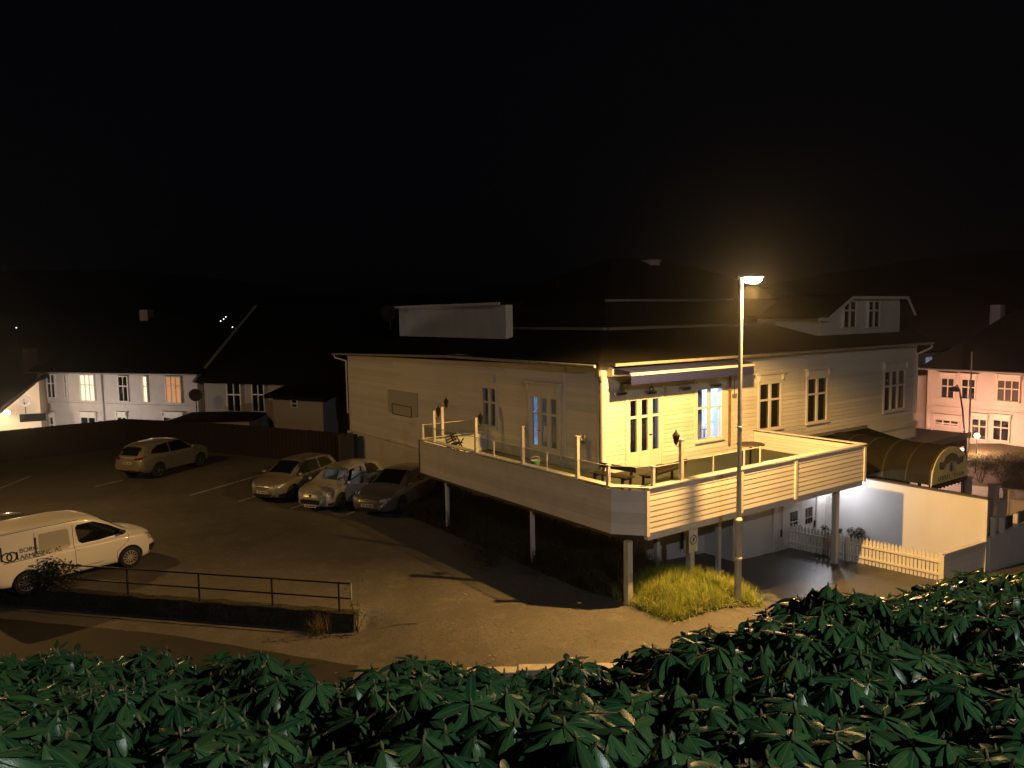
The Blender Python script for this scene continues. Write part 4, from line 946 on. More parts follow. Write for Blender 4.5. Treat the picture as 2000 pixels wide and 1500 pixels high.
# dry grass tuft and saplings at the wall, ivy-like scrub on the left
q = WA+WDIR*.9-WN*-.1; 
def s_tuft(): return WA.x+WDIR.x*.85+WN.x*.15+random.gauss(0, .12), WA.y+WDIR.y*.85+WN.y*.15+random.gauss(0, .10)
scatter('dry_grass', 'dry straw-coloured grass tuft against the end of the low wall', 'grass', lambda x, y: LOT-.42, s_tuft, 260, leafmat('straw', (.16, .11, .045), (.24, .17, .07), .8, .2), 1.3, 2.4, .25)
q = at(690, 1232, LOT-.35); sp_ = empty('sapling', (q.x+.12, q.y-.1, q.z-.03), 0, 'thin leafy sapling at the end of the low wall', 'sapling'); M = []; tt = MB()
for k in range(5):
    a = k*1.3; e = Vector((.25*math.cos(a), .15*math.sin(a), .5+.28*k)); tt.tube([(0, 0, 0), e*.5+Vector((0, 0, .08)), e], [.010, .007, .003], 5)
    for _ in range(16): M.append(np.array(rotm(random.random()*6.28, random.uniform(-.3, .6), random.uniform(-.5, .5), random.uniform(.8, 1.5), e*random.uniform(.35, 1)+Vector((random.gauss(0, .06), random.gauss(0, .05), random.gauss(0, .05))))))
lt = leaf_small(.06, .035); big_mesh('crown', [(lt[0], lt[1], M)], rhodo, sp_); tt.build('stem', twig, sp_)
q = at(110, 1135, LOT); shrub('shrub', (q.x-.1, q.y-.35, LOT-.08), 1.2, .85, 4200, 'dark shrub in front of the white van at the low wall', bushm, None, 9, .10)
q = at(60, 1175, LOT-.4); shrub('shrub', (q.x-.3, q.y-.1, LOT-.45), .6, .42, 1500, 'scrubby growth on the lane face of the low wall at the left', weedm, None, 6, .08)
# ================================================================== PICKET FENCE, WHITE WALLS, CANOPY
ZF = -1.60
FA = at(1838, 1135, ZF); FB = FA+VX*0
# fence runs from its lit end towards the house
def fz(p): return gz(p.x, p.y)
q = onp(1503, 1060, FA, Vector((-.70, .714, 0))); fdir = (q-FA); fdir.z = 0; FL = fdir.length; fdir.normalize()
pf = empty('picket_fence', (FA.x, FA.y, ZF), math.atan2(fdir.y, fdir.x), 'white picket fence beside the drive below the terrace', 'fence')
pk = MB(); pk.prism([(-.045, -.011, .0), (.045, -.011, .0), (.045, -.011, .80), (0, -.011, .90), (-.045, -.011, .80)], (0, .022, 0)); pkm = pk.mesh('picket')
_b = bmesh.new(); _b.from_mesh(pkm); bmesh.ops.recalc_face_normals(_b, faces=_b.faces); _b.to_mesh(pkm); _b.free(); pkm.materials.append(white)
def foff(a): return ((q.z+.02)-ZF)*a/FL if False else (lerpt([(0, 0), (FL, max(.0, q.z-ZF))], a))
a = .05
while a < FL:
    objm('picket', pkm, None, pf, (a, random.uniform(-.004, .004), foff(a)+random.uniform(-.012, .012)), (0, random.uniform(-.012, .012), 0)); a += .118
for zz in (.22, .62):
    MB().bar((-.03, .035, zz), (FL, .035, zz+foff(FL)), .045, .07).build('fence_rail', white, pf)
for a in (-.06, FL*.5, FL): MB().box(a-.045, a+.045, .06, .15, -.1+foff(a), .86+foff(a)).build('fence_post', white, pf)
# low white wall from the fence end, and the tall white wall behind the court
S_W = 13.5
def SW(px, py): q = onp(px, py, D0+UX*S_W, VX); return q
wr = SW(1930, 975); wtop = wr.z
ww = empty('garden_wall', (wr.x, wr.y, -2.4), math.atan2(VX.y, VX.x), 'tall smooth white garden wall beside the club entrance', 'wall')
tw = HC(1600, 900)
LWv = (P0-D0).dot(VX)-(wr-D0).dot(VX)
MB().box(0, LWv-.1, -.10, .10, 0, wtop+2.4).build('wall_body', white_wall, ww); MB().box(-.03, LWv-.1, -.13, .13, wtop+2.402, wtop+2.44).build('coping', mat('zinc_dark', (.10, .10, .10), .6), ww)
MB().box(-.05, .06, .101, .14, .2, wtop+2.38).build('corner_board', white, ww)
lw = empty('low_wall', (FA.x, FA.y, ZF-.4), 0, 'low white board wall between picket fence and street', 'wall')
E1 = Vector((wr.x, wr.y, 0)); A1 = Vector((FA.x, FA.y, 0)); dd = E1-A1; L1 = dd.length; lw.rotation_euler = (0, 0, math.atan2(dd.y, dd.x)); dn = dd.normalized()
h0 = (1135-1078)/F*FA.y*1.0; 
for i in range(4):
    z0 = .40+.21*i; MB().prism([(0.06, -.03, z0-.25*0), (L1, -.03, z0+.06), (L1, .05, z0+.06), (.06, .05, z0)], (0, 0, .206)).build('wall_board', white_board, lw)
MB().prism([(.03, -.07, 1.243), (L1, -.07, 1.303), (L1, .09, 1.303), (.03, .09, 1.243)], (0, 0, .04)).build('coping', white, lw)
MB().prism([(.0, -.01, -.2), (L1, -.01, -.2), (L1, -.01, .455), (.0, -.01, .395)], (0, .10, 0)).build('footing', mat('dark_stone', (.05, .048, .04), .9, bump=(10, .8, .05)), lw)
MB().box(-.05, .055, -.05, .07, .3, 1.30).build('end_post', white, lw)
# continuing wall to the right with little posts
rw = empty('street_wall', (E1.x, E1.y, -2.6), math.atan2(UX.y, UX.x), 'long low white wall with posts running to the street at the right', 'wall')
zt1 = onp(1945, 1045, E1, UX).z+2.6; zt2 = onp(1998, 1022, E1, UX).z+2.6; xq = (onp(1998, 1022, E1, UX)-E1).dot(UX)
MB().prism([(.15, -.06, 0), (9, -.06, 0), (9, -.06, zt1+(zt2-zt1)/xq*9), (.15, -.06, zt1)], (0, .12, 0)).build('wall_body', white_wall, rw)
for px, py, h in ((1940, 1035, .75), (1957, 1030, .55), (1984, 1024, .62)):
    p = onp(px, py, E1, UX); x = (p-E1).dot(UX); MB().box(x-.07, x+.07, -.07, .07, zt1-.1, p.z+2.6+h*.6).build('wall_post', white, rw)
MB().prism([(.1, -.2, -.2), (9, -.2, -.2), (9, -.2, .75), (.1, -.2, .45)], (0, .13, 0)).build('footing', MATS['dark_stone'], rw)
# grey board screen and posts behind the walls
sb = empty('board_screen', (E1.x+1.3, E1.y+1.4, -2.4), TH, 'weathered grey board screen behind the street wall', 'fence')
for i in range(14): MB().box(i*.15, i*.15+.142, 0, .022, 0, 2.05+.02*math.sin(i*2)).build('board', mat('grey_board', (.16, .16, .17), .8, noise=[(5, (.10, .10, .10), .4, .7, (3, 3, .3))]) if i == 0 else MATS['grey_board'], sb)
for px, py, lb in ((1888, 940, 'pale square post beside the canopy sign'), (1941, 955, 'pale square post in the middle beyond the white wall'), (1970, 965, 'shorter pale square post nearest the right edge')):
    p = aty(px, py, 31); pz = empty('bollard', (p.x, p.y, p.z-1.6), .3, lb, 'post', 'pale posts along the street ramp'); MB().box(-.14, .14, -.14, .14, 0, 1.75).build('post_shaft', mat('pale_post', (.55, .47, .40), .8) if 'pale_post' not in MATS else MATS['pale_post'], pz); MB().box(-.17, .17, -.17, .17, 1.752, 1.80).build('post_cap', MATS['pale_post'], pz)
p = aty(1893, 972, 31.5); p2 = aty(2040, 985, 30.5)
br = empty('ramp_wall', (p.x, p.y, p.z-1.2), math.atan2(p2.y-p.y, p2.x-p.x), 'low pale wall of the street ramp behind the garden wall', 'wall'); MB().box(0, (p2-p).length, -.1, .1, -.8, 1.2).build('wall_body', MATS['pale_post'], br); MB().box(-.02, (p2-p).length, -.14, .14, 1.202, 1.25).build('coping', MATS['pale_post'], br)
# ---- arched canopy with its sign
cl = onp(1817, 948, D0+UX*(S_W+.28), VX); crt = onp(1887, 930, cl, UX); CW = (crt-cl).dot(UX); ztc = onp(1856, 872, cl, UX).z; CH = ztc-cl.z
cano = empty('canopy', (cl.x, cl.y, cl.z), TH, 'dark green barrel canopy with arched sign over the club stairs', 'canopy')
canm = mat('canopy_green', (.020, .019, .009), .8, spec=.15, noise=[(3, (.012, .011, .006), .4, .7, S1)])
prof = []
for i in range(17):
    a = math.pi*i/16; prof.append((CW/2-CW/2*math.cos(a), CH*(math.sin(a)**.8)))
CLn = (P0-D0).dot(VX)-(cl-D0).dot(VX)-.1; nb = 5
for b in range(nb):
    y0 = CLn*b/nb+.03; y1 = CLn*(b+1)/nb-.03; m = MB()
    for (x0, z0), (x1, z1) in zip(prof, prof[1:]): m.quad((x0, y0, z0), (x1, y0, z1), (x1, y1, z1), (x0, y1, z0))
    m.build('canopy_panel', canm, cano, fix=False, smooth=True)
for b in range(nb+1):
    MB().tube([(x, min(max(CLn*b/nb, .03), CLn-.03), z*1.004) for x, z in prof], .030, 6).build('rib', mat('canopy_rib', (.045, .042, .02), .7) if 'canopy_rib' not in MATS else MATS['canopy_rib'], cano)
signm = mat('sign_yellow', (.78, .72, .36), .6, noise=[(2, (.62, .56, .24), .4, .7, S1)])
sgn = MB().prism([(x, -.05, z) for x, z in prof], (0, .03, 0)).build('sign_board', signm, cano)
ink = mat('sign_ink', (.05, .05, .03), .7); inkg = mat('sign_grey_ink', (.15, .145, .12), .7); inkb = mat('bottle_ink', (.02, .012, .03), .5); inkw = mat('sign_pale_ink', (.42, .38, .36), .7)
def SP(u_, v_): return (CW*u_, -.053, CH*v_)
def flat(poly, m, dy, name='lettering'):
    MB().prism([(CW*a, -.051-dy, CH*b) for a, b in poly], (0, -.004, 0)).build(name, m, sgn)
ban = [(.19, .42), (.19, .62), (.30, .60), (.36, .74), (.50, .82), (.64, .76), (.72, .62), (.86, .66), (.84, .46), (.70, .42), (.64, .52), (.50, .58), (.36, .50), (.30, .38)]
flat(ban, ink, .0, 'banner'); cxm = sum(a for a, b in ban)/len(ban); cym = sum(b for a, b in ban)/len(ban)
flat([(cxm+(a-cxm)*.90, .6+(b-.6)*.80) for a, b in ban], inkg, .005, 'banner')
flat([(.44, .30), (.42, .52), (.50, .60), (.58, .52), (.57, .30), (.50, .25)], inkw, .010, 'emblem')
flat([(.475, .30), (.475, .42), (.492, .47), (.492, .54), (.518, .54), (.518, .47), (.53, .42), (.53, .30), (.50, .28)], inkb, .015, 'emblem')
for i in range(7):     # first word: unreadable strokes
    x = .17+i*.048; flat([(x, .07), (x+.012, .07), (x+.012, .19), (x, .19)], ink, .0); flat([(x+.015, (.17 if i % 2 else .07)), (x+.036, (.17 if i % 2 else .07)), (x+.036, (.19 if i % 2 else .09)), (x+.015, (.19 if i % 2 else .09))], ink, .0)
def text(name, body, size, m, parent, loc, rot, ext=.002, sx=1.0, spacing=1.0):
    c = bpy.data.curves.new(name, 'FONT'); c.body = body; c.size = size; c.extrude = ext; c.space_character = spacing
    o = bpy.data.objects.new(name, c); link(o); bpy.context.view_layer.update()
    me = bpy.data.meshes.new_from_object(o.evaluated_get(bpy.context.evaluated_depsgraph_get())); bpy.data.objects.remove(o, do_unlink=True)
    return objm(name, me, m, parent, loc, rot, (sx, 1, 1))
text('lettering', 'CLUB', .17, ink, sgn, (CW*.60, -.0535, CH*.075), (math.pi/2, 0, 0), sx=CW*.27/.40)
vl = MB()
for i in range(10):
    x0, x1 = CW*i/10, CW*(i+1)/10; vl.poly([(x0, -.04, -.002), (x1, -.04, -.002), (x1, -.04, -.16), ((x0+x1)/2, -.04, -.22), (x0, -.04, -.16)])
vl.build('valance', mat('dark_valance', (.015, .015, .03), .8), cano, fix=False)
for x in (.05, CW-.05): MB().tube([(x, .05, -.002), (x, .05, -2.6)], .03, 6).build('canopy_post', blackm, cano)
# flat-roofed entrance porch behind the canopy
p = aty(1800, 878, 33.0); p2 = aty(1893, 858, 36.0)
pc = empty('flat_canopy', (p.x, p.y, p.z-3.0), math.atan2(p2.y-p.y, p2.x-p.x), 'flat-roofed porch with pale fascia behind the barrel canopy', 'porch')
Lp = math.hypot(p2.x-p.x, p2.y-p.y); zinc = mat('zinc_light', (.40, .38, .37), .4, metal=.4)
MB().box(0, Lp, 0, 3.0, 3.06, 3.18).build('roof_slab', zinc, pc); MB().box(-.04, Lp+.05, -.06, -.002, 2.98, 3.24).build('fascia', zinc, pc); MB().box(.1, Lp-.05, .05, 2.9, 2.62, 3.058).build('beam', blackm, pc); MB().box(Lp-.16, Lp-.06, .06, .16, 0, 2.618).build('post', blackm, pc); MB().box(.1, .2, .06, .16, 0, 2.618).build('post', blackm, pc)
# potted shrubs in the court
pot = mat('plant_pot', (.10, .09, .08), .8)
for px, py, rx, rz, m_, lb in ((1625, 1040, .30, .75, bushm, 'dark green potted bush behind the terrace post in the court'), (1672, 1040, .36, .60, leafmat('grey_leaf', (.12, .12, .10), (.2, .19, .16), .7, .2), 'grey-leaved round potted bush against the white wall'), (1602, 1035, .28, .6, MATS.get('grey_leaf2') or weedm, 'withered potted plant beside the club doors')):
    p = onp(px, py, P0-VX*2.1, UX); s = shrub('potted_plant', (p.x, p.y, gz(p.x, p.y)), rx, rz, 900, lb, m_, 'potted plants in the entrance court', 5, .085, 'plant'); MB().lathe([(.0, 0), (.16, 0), (.21, .30), (.19, .30), (.0, .26)], 14).build('pot', pot, s, (0, 0, -.0))
    s.location.z = gz(p.x, p.y)
# bulkhead lamp over the club doors
x, z = HC(1560, 940); bl = empty('wall_lamp', HW(x-.3, CY, .72), TH, 'white bulkhead lamp above the club doors under the terrace', 'wall lamp')
MB().box(-.14, .14, -.07, .025, -.08, .08).build('lamp_base', white, bl); MB().lathe([(.0, -.15), (.07, -.14), (.11, -.10), (.12, -.071)], 14, ax='y').build('lamp_glass', emat('bulkhead_glow', (.80, .88, 1.0), 12), bl, smooth=True); point('lamp_light', (0, -.30, -.05), 105, (.93, .92, 1.0), .07, bl)
# ================================================================== VEHICLES
def smooth_tab(tab, xs, sig):
    a = np.array(tab); g = np.linspace(xs[0]-.4, xs[-1]+.4, 600); y = np.interp(g, a[:, 0], a[:, 1]); dx = g[1]-g[0]
    k = np.arange(-60, 61)*dx; w_ = np.exp(-.5*(k/sig)**2); w_ /= w_.sum(); yy = np.convolve(np.pad(y, 60, 'edge'), w_, 'valid'); return np.interp(xs, g, yy)
def chaikin(p, n=2):
    p = np.array(p, float)
    for _ in range(n):
        q = [p[0]]
        for a, b in zip(p, p[1:]): q += [a*.75+b*.25, a*.25+b*.75]
        q.append(p[-1]); p = np.array(q)
    return p
def car_body(T):
    L = T['L']; x = np.concatenate([np.linspace(-L/2, -L/2+.25, 9)[:-1], np.linspace(-L/2+.25, L/2-.35, 46)[:-1], np.linspace(L/2-.35, L/2, 11)])
    g = {k: smooth_tab(T[k], x, T.get('sig', .05) if k in ('top', 'belt') else .10) for k in ('top', 'belt', 'wb', 'wt', 'bot')}
    V = []; rings = []
    for i in range(len(x)):
        top, belt, wb, wt, bot = (g[k][i] for k in ('top', 'belt', 'wb', 'wt', 'bot')); belt = min(belt, top-.03)
        mid = bot+(belt-bot)*.55; cr = T.get('crown', .05)
        half = chaikin([(0, bot), (wb*.80, bot), (wb*.965, bot+.09), (wb*1.0, mid), (wb*.985, belt-.05), (wb*.93, belt+.0), (wb*.90+ (wt-wb*.90)*.12, belt+(top-belt)*.10), (wt+.03, max(belt+.01, top-cr-.06)), (wt-.05, top-cr*.55), (wt*.5, top-cr*.1), (0, top)], 2)
        ring = [(x[i], p[0], p[1]) for p in half] + [(x[i], -p[0], p[1]) for p in half[-2:0:-1]]
        rings.append(ring)
    n = len(rings[0]); V = [p for r in rings for p in r]; Fc = []
    for i in range(len(rings)-1):
        for j in range(n): a = i*n+j; b = i*n+(j+1) % n; Fc.append((a, b, b+n, a+n))
    Fc.append(tuple(range(n-1, -1, -1))); Fc.append(tuple((len(rings)-1)*n+j for j in range(n)))
    m = MB(); m.v = V; m.f = Fc; return m
def boolean(o, cutters):
    for c in cutters:
        md = o.modifiers.new('b', 'BOOLEAN'); md.operation = 'DIFFERENCE'; md.object = c; md.solver = 'EXACT'
    bpy.context.view_layer.update(); me = bpy.data.meshes.new_from_object(o.evaluated_get(bpy.context.evaluated_depsgraph_get()))
    o.modifiers.clear(); o.data = me
    for c in cutters: bpy.data.objects.remove(c, do_unlink=True)
WHEELME = {}
def wheel_parts(root, x, y, R, wd, spokes, rimmat):
    s = 1 if y > 0 else -1
    t = MB(); t.lathe([(R*.66, -wd/2), (R*.90, -wd/2), (R*.985, -wd*.38), (R, -wd*.25), (R, wd*.25), (R*.985, wd*.38), (R*.90, wd/2), (R*.66, wd/2), (R*.62, 0), (R*.66, -wd/2)], 30, ax='y')
    w_ = t.build('wheel', rubber, root, (x, y, R), smooth=True); autosmooth(w_, 45)
    r = MB(); o_ = s*wd*.30
    r.lathe([(R*.67, o_+s*.02), (R*.60, o_+s*.022), (R*.585, o_-s*.03)], 30, ax='y'); r.lathe([(0, o_+s*.012), (R*.12, o_+s*.012), (R*.16, o_), (R*.16, o_-s*.02)], 14, ax='y')
    for k in range(spokes):
        a = 2*math.pi*k/spokes; c, d = math.cos(a), math.sin(a); r.bar((c*R*.12, o_, d*R*.12), (c*R*.61, o_+s*.004, d*R*.61), R*(.13 if spokes < 8 else .075), .016, up=(0, 1, 0))
    r.build('rim', rimmat, w_); k = MB(); k.lathe([(0, -s*.01), (R*.60, -s*.01)], 24, ax='y'); k.build('brake_disc', blackm, w_)
class Car:
    def __init__(s, name, T, loc, rz, label, paint, group=None, cat_='car', cut=None):
        s.T = T; s.root = empty(name, loc, rz, label, cat_, group); s.body = car_body(T).build('body', paint, s.root)
        cutters = []
        for ax in T['axles']:
            for sy in (-1, 1):
                c = MB().lathe([(0, 0), (T['R']+.045, 0), (T['R']+.045, sy*.5), (0, sy*.5)], 26, ax='y').build('cutter', None, None, (ax, sy*(T['hw']-.27), T['R']+.01)); c.parent = s.root; cutters.append(c)
        if cut: cutters += cut(s)
        bpy.context.view_layer.update(); boolean(s.body, cutters); autosmooth(s.body, 38)
        bm = bmesh.new(); bm.from_mesh(s.body.data); s.bvh = BVHTree.FromBMesh(bm); bm.free(); s.paint = paint
        for ax in T['axles']:
            for sy in (-1, 1):
                MB().lathe([(T['R']+.04, 0), (T['R']+.04, sy*.24), ], 20, ax='y').build('arch_liner', rubber, s.body, (ax, sy*(T['hw']-.265), T['R']+.01)) if False else None
                MB().lathe([(0, 0), (T['R']+.043, 0)], 24, ax='y').build('arch_liner', rubber, s.body, (ax, sy*(T['hw']-.262), T['R']+.01))
                wheel_parts(s.root, ax, sy*(T['hw']-.125), T['R'], .20, T['spokes'], T['rim'])
    def hit(s, o, d, eps):
        h = s.bvh.ray_cast(Vector(o), Vector(d)); 
        if h[0] is None:
            n = s.bvh.find_nearest(Vector(o)+Vector(d)*2.0); return n[0]-Vector(d).normalized()*eps
        return h[0]-Vector(d).normalized()*eps
    def patch(s, name, m, lo, hi, mode, eps=.006, nv=7, parent=None, sides=(1,), sub=4):
        """lo, hi: polylines (a, z); mode side: a=x; front/rear: a=y; top: (x, y) cast down"""
        out = []
        for sy in sides:
            def res(p):
                q = []
                for a, b in zip(p, p[1:]):
                    for i in range(sub): q.append((a[0]+(b[0]-a[0])*i/sub, a[1]+(b[1]-a[1])*i/sub))
                return q+[p[-1]]
            A, B = res(lo), res(hi); mb = MB(); n = len(A)
            for j in range(nv+1):
                t = j/nv
                for a, b in zip(A, B):
                    u_, z_ = a[0]+(b[0]-a[0])*t, a[1]+(b[1]-a[1])*t
                    if mode == 'side': p = s.hit((u_, sy*2.0, z_), (0, -sy, 0), eps)
                    elif mode == 'front': p = s.hit((4.0, sy*u_, z_), (-1, 0, 0), eps)
                    elif mode == 'rear': p = s.hit((-4.0, sy*u_, z_), (1, 0, 0), eps)
                    else: p = s.hit((u_, sy*z_, 3.0), (0, 0, -1), eps)
                    mb.v.append(tuple(p))
            for j in range(nv):
                for i in range(n-1): a = j*n+i; mb.f.append((a, a+1, a+n+1, a+n))
            o = mb.build(name, m, parent or s.body, smooth=True); out.append(o)
        return out[0] if len(out) == 1 else out
    def seam(s, pts, mode='side', sides=(1, -1), r=.006, name='seam'):
        for sy in sides:
            P = []
            for a, b in zip(pts, pts[1:]):
                for i in range(6):
                    t = i/6; u_, z_ = a[0]+(b[0]-a[0])*t, a[1]+(b[1]-a[1])*t
                    P.append(s.hit((u_, sy*2, z_), (0, -sy, 0), 0) if mode == 'side' else s.hit((4 if mode == 'front' else -4, sy*u_, z_), (-1 if mode == 'front' else 1, 0, 0), 0) if mode != 'top' else s.hit((u_, sy*z_, 3), (0, 0, -1), 0))
            MB().tube(P, r, 5, False).build(name, seamm, s.body)
    def mirror(s, x, z, m):
        for sy in (-1, 1):
            p = s.hit((x, sy*2, z), (0, -sy, 0), 0); mb = MB(); k = 8
            for i, (q, w_, h_) in enumerate(((-.05, .05, .04), (-.04, .085, .065), (.02, .09, .07), (.08, .06, .05), (.11, .02, .02))):
                for j in range(k): a = 2*math.pi*j/k; mb.v.append((q, w_*math.cos(a), h_*math.sin(a)))
            for i in range(4):
                for j in range(k): a = i*k+j; b = i*k+(j+1) % k; mb.f.append((a, b, b+k, a+k))
            mb.f.append(tuple(range(k))); mb.f.append(tuple(4*k+j for j in range(k)))
            o = mb.build('wing_mirror', m, s.body, (p.x, p.y+sy*.14, p.z+.05), smooth=True); MB().bar((0, 0, -.02), (0, -sy*.16, -.05), .05, .03).build('mirror_arm', blackm, o)
    def plate(s, x, z, tilt=0.0, y=0):
        d = 1 if x > 0 else -1; p = s.hit((4*d, y, z), (-d, 0, 0), .012)
        o = MB().box(-.008, .008, -.26, .26, -.055, .055).build('number_plate', platem, s.body, tuple(p)); o.rotation_euler = (0, tilt, 0)
        for i, yy in enumerate((-.17, -.11, -.02, .04, .10, .16, .215)): MB().box(d*.0085, d*.0105, yy-.018, yy+.018, -.036, .036).build('plate_mark', blackm, o)
    def handles(s, xs, z, m):
        for sy in (-1, 1):
            for x in xs: p = s.hit((x, sy*2, z), (0, -sy, 0), 0); MB().bar((p.x-.09, p.y+sy*.02, p.z), (p.x+.09, p.y+sy*.02, p.z), .022, .028).build('door_handle', m, s.body)
seamm = mat('panel_gap', (.01, .01, .01), .8); platem = mat('plate_white', (.72, .71, .66), .4); chrome = mat('chrome', (.80, .79, .77), .22, metal=.45, coat=.6)
lampgl = mat('headlight_glass', (.62, .62, .62), .15, metal=.0, coat=1.0, noise=[(18, (.12, .12, .13), .45, .6, S1)]); redl = mat('tail_light', (.16, .008, .006), .12, coat=.6); blackpl = mat('black_plastic', (.014, .014, .015), .5)
carglass = mat('car_glass', (.006, .008, .010), .03, spec=.8); alloy = mat('alloy', (.45, .45, .46), .3, metal=.9)
def paintm(name, c, metal=.30, rough=.33): return mat(name, c, rough, metal=metal, coat=.8)
HATCH = dict(L=4.28, hw=.885, axles=(-1.28, 1.33), R=.315, spokes=5, rim=alloy, crown=.06,
    top=[(-2.14, .62), (-2.12, .95), (-2.02, 1.08), (-1.66, 1.38), (-1.2, 1.455), (-.3, 1.49), (.30, 1.45), (1.20, 1.00), (1.70, .90), (2.0, .77), (2.12, .66), (2.14, .5)],
    belt=[(-2.14, .58), (-2.05, .92), (-1.5, .98), (0, .94), (1.15, .92), (1.75, .80), (2.0, .68), (2.14, .46)],
    wb=[(-2.14, .58), (-2.05, .76), (-1.5, .865), (-1.0, .885), (1.2, .885), (1.7, .84), (1.98, .70), (2.14, .45)],
    wt=[(-2.14, .50), (-1.9, .55), (-1.2, .60), (0, .625), (.3, .61), (1.2, .70), (1.8, .60), (2.14, .36)],
    bot=[(-2.14, .40), (-1.9, .24), (-1.2, .19), (1.5, .18), (2.0, .20), (2.14, .30)])

def mod(T, **k): t = dict(T); t.update(k); return t
SALOON = mod(HATCH, L=4.75, hw=.915, axles=(-1.42, 1.40), R=.325, crown=.05,
    top=[(-2.375, .6), (-2.34, 1.0), (-2.1, 1.08), (-1.7, 1.28), (-1.0, 1.42), (-.3, 1.455), (.25, 1.42), (1.15, .99), (1.75, .90), (2.15, .80), (2.34, .68), (2.375, .5)],
    belt=[(-2.375, .58), (-2.25, .95), (-1.5, .97), (0, .93), (1.1, .90), (1.8, .80), (2.2, .70), (2.375, .46)],
    wb=[(-2.375, .62), (-2.25, .80), (-1.6, .90), (-1, .915), (1.3, .915), (1.9, .88), (2.22, .76), (2.375, .52)],
    wt=[(-2.375, .52), (-1.9, .56), (-1.2, .60), (0, .63), (.25, .62), (1.15, .72), (1.9, .66), (2.375, .42)],
    bot=[(-2.375, .40), (-2.1, .25), (-1.3, .18), (1.6, .17), (2.2, .19), (2.375, .30)])
SUV = mod(HATCH, L=4.6, hw=.92, axles=(-1.30, 1.36), R=.355, crown=.05, spokes=5,
    top=[(-2.3, .75), (-2.27, 1.08), (-2.12, 1.20), (-1.86, 1.55), (-1.4, 1.64), (-.3, 1.68), (.25, 1.63), (1.05, 1.18), (1.75, 1.08), (2.15, .95), (2.28, .78), (2.3, .6)],
    belt=[(-2.3, .72), (-2.2, 1.06), (-1.5, 1.12), (0, 1.07), (1.0, 1.06), (1.8, .97), (2.15, .84), (2.3, .56)],
    wb=[(-2.3, .66), (-2.2, .82), (-1.6, .90), (-1, .92), (1.3, .92), (1.85, .88), (2.15, .74), (2.3, .50)],
    wt=[(-2.3, .58), (-1.9, .60), (-1.2, .63), (0, .66), (.25, .65), (1.05, .74), (1.9, .66), (2.3, .42)],
    bot=[(-2.3, .48), (-2.05, .32), (-1.3, .25), (1.6, .24), (2.1, .27), (2.3, .40)])
VAN = mod(HATCH, L=4.42, hw=.925, axles=(-1.38, 1.36), R=.325, crown=.045, spokes=12, sig=.06,
    top=[(-2.21, .7), (-2.20, 1.60), (-2.12, 1.78), (-1.5, 1.82), (-.2, 1.83), (.35, 1.77), (.62, 1.66), (1.42, 1.14), (1.80, 1.06), (2.08, .97), (2.19, .85), (2.21, .6)],
    belt=[(-2.21, .65), (-2.17, 1.02), (0, 1.0), (1.3, 1.0), (1.85, .95), (2.1, .82), (2.21, .55)],
    wb=[(-2.21, .78), (-2.12, .90), (-1.6, .92), (1.3, .925), (1.8, .90), (2.08, .76), (2.21, .54)],
    wt=[(-2.21, .70), (-2.0, .76), (-1, .78), (.35, .74), (.62, .72), (1.42, .76), (1.85, .68), (2.21, .44)],
    bot=[(-2.21, .40), (-2.0, .26), (1.6, .20), (2.05, .22), (2.21, .34)])
bayd = (at(371, 968, LOT)-at(516, 926, LOT)); bayd.z = 0; bayd.normalize(); BAY = math.atan2(bayd.y, bayd.x)      # direction the three cars face
def front_at(px, py, L, rz): p = at(px, py, LOT); return (p.x-math.cos(rz)*L/2, p.y-math.sin(rz)*L/2, LOT)
def common_glass(c, ws, sidew, rearw=None, parent=None):
    c.patch('windscreen', carglass, *ws, 'top', nv=10)
    for lo, hi in sidew: c.patch('side_window', carglass, lo, hi, 'side', sides=(1, -1))
    if rearw: c.patch('rear_window', carglass, *rearw, 'rear')
# --- grey hatchback, left of the three
silver1 = paintm('beige_silver_paint', (.24, .22, .18))
c = Car('parked_car', HATCH, front_at(513, 984, 4.28, BAY), BAY, 'dull silver hatchback, leftmost of the three cars by the terrace', silver1, 'cars in the car park')
WS = ([(.36, -.56), (.36, 0), (.36, .56)], [(1.10, -.72), (1.10, 0), (1.10, .72)])
SW_ = (([(-.52, .97), (.10, .96), (.98, .96)], [(-.52, 1.39), (.05, 1.40), (.34, 1.37)]), ([(-1.50, 1.04), (-1.0, 1.0), (-.60, .98)], [(-1.36, 1.25), (-1.1, 1.36), (-.60, 1.39)]))
common_glass(c, WS, SW_, ([(-.55, 1.08), (0, 1.08), (.55, 1.08)], [(-.48, 1.34), (0, 1.36), (.48, 1.34)]))
c.patch('headlight', lampgl, [(.34, .60), (.50, .61), (.74, .66)], [(.30, .66), (.50, .72), (.72, .78)], 'front', sides=(1, -1), eps=.01)
c.patch('grille', blackpl, [(-.32, .60), (0, .585), (.32, .60)], [(-.32, .65), (0, .66), (.32, .65)], 'front', eps=.008)
c.patch('bumper_intake', blackpl, [(-.60, .25), (0, .235), (.60, .25)], [(-.50, .40), (0, .41), (.50, .40)], 'front', eps=.008); c.patch('fog_lamp', blackpl, [(.64, .27), (.72, .28), (.80, .30)], [(.66, .38), (.73, .39), (.80, .40)], 'front', sides=(1, -1), eps=.008); c.patch('grille_bar', chrome, [(-.34, .655), (0, .668), (.34, .655)], [(-.34, .672), (0, .688), (.34, .672)], 'front', eps=.012, nv=1); c.seam([(1.14, .72), (2.02, .50)], 'top', r=.007); c.seam([(1.30, .40), (2.0, .28)], 'top', r=.005)
c.patch('bumper_strip', chrome, [(-.62, .215), (0, .20), (.62, .215)], [(-.62, .24), (0, .225), (.62, .24)], 'front', eps=.012)
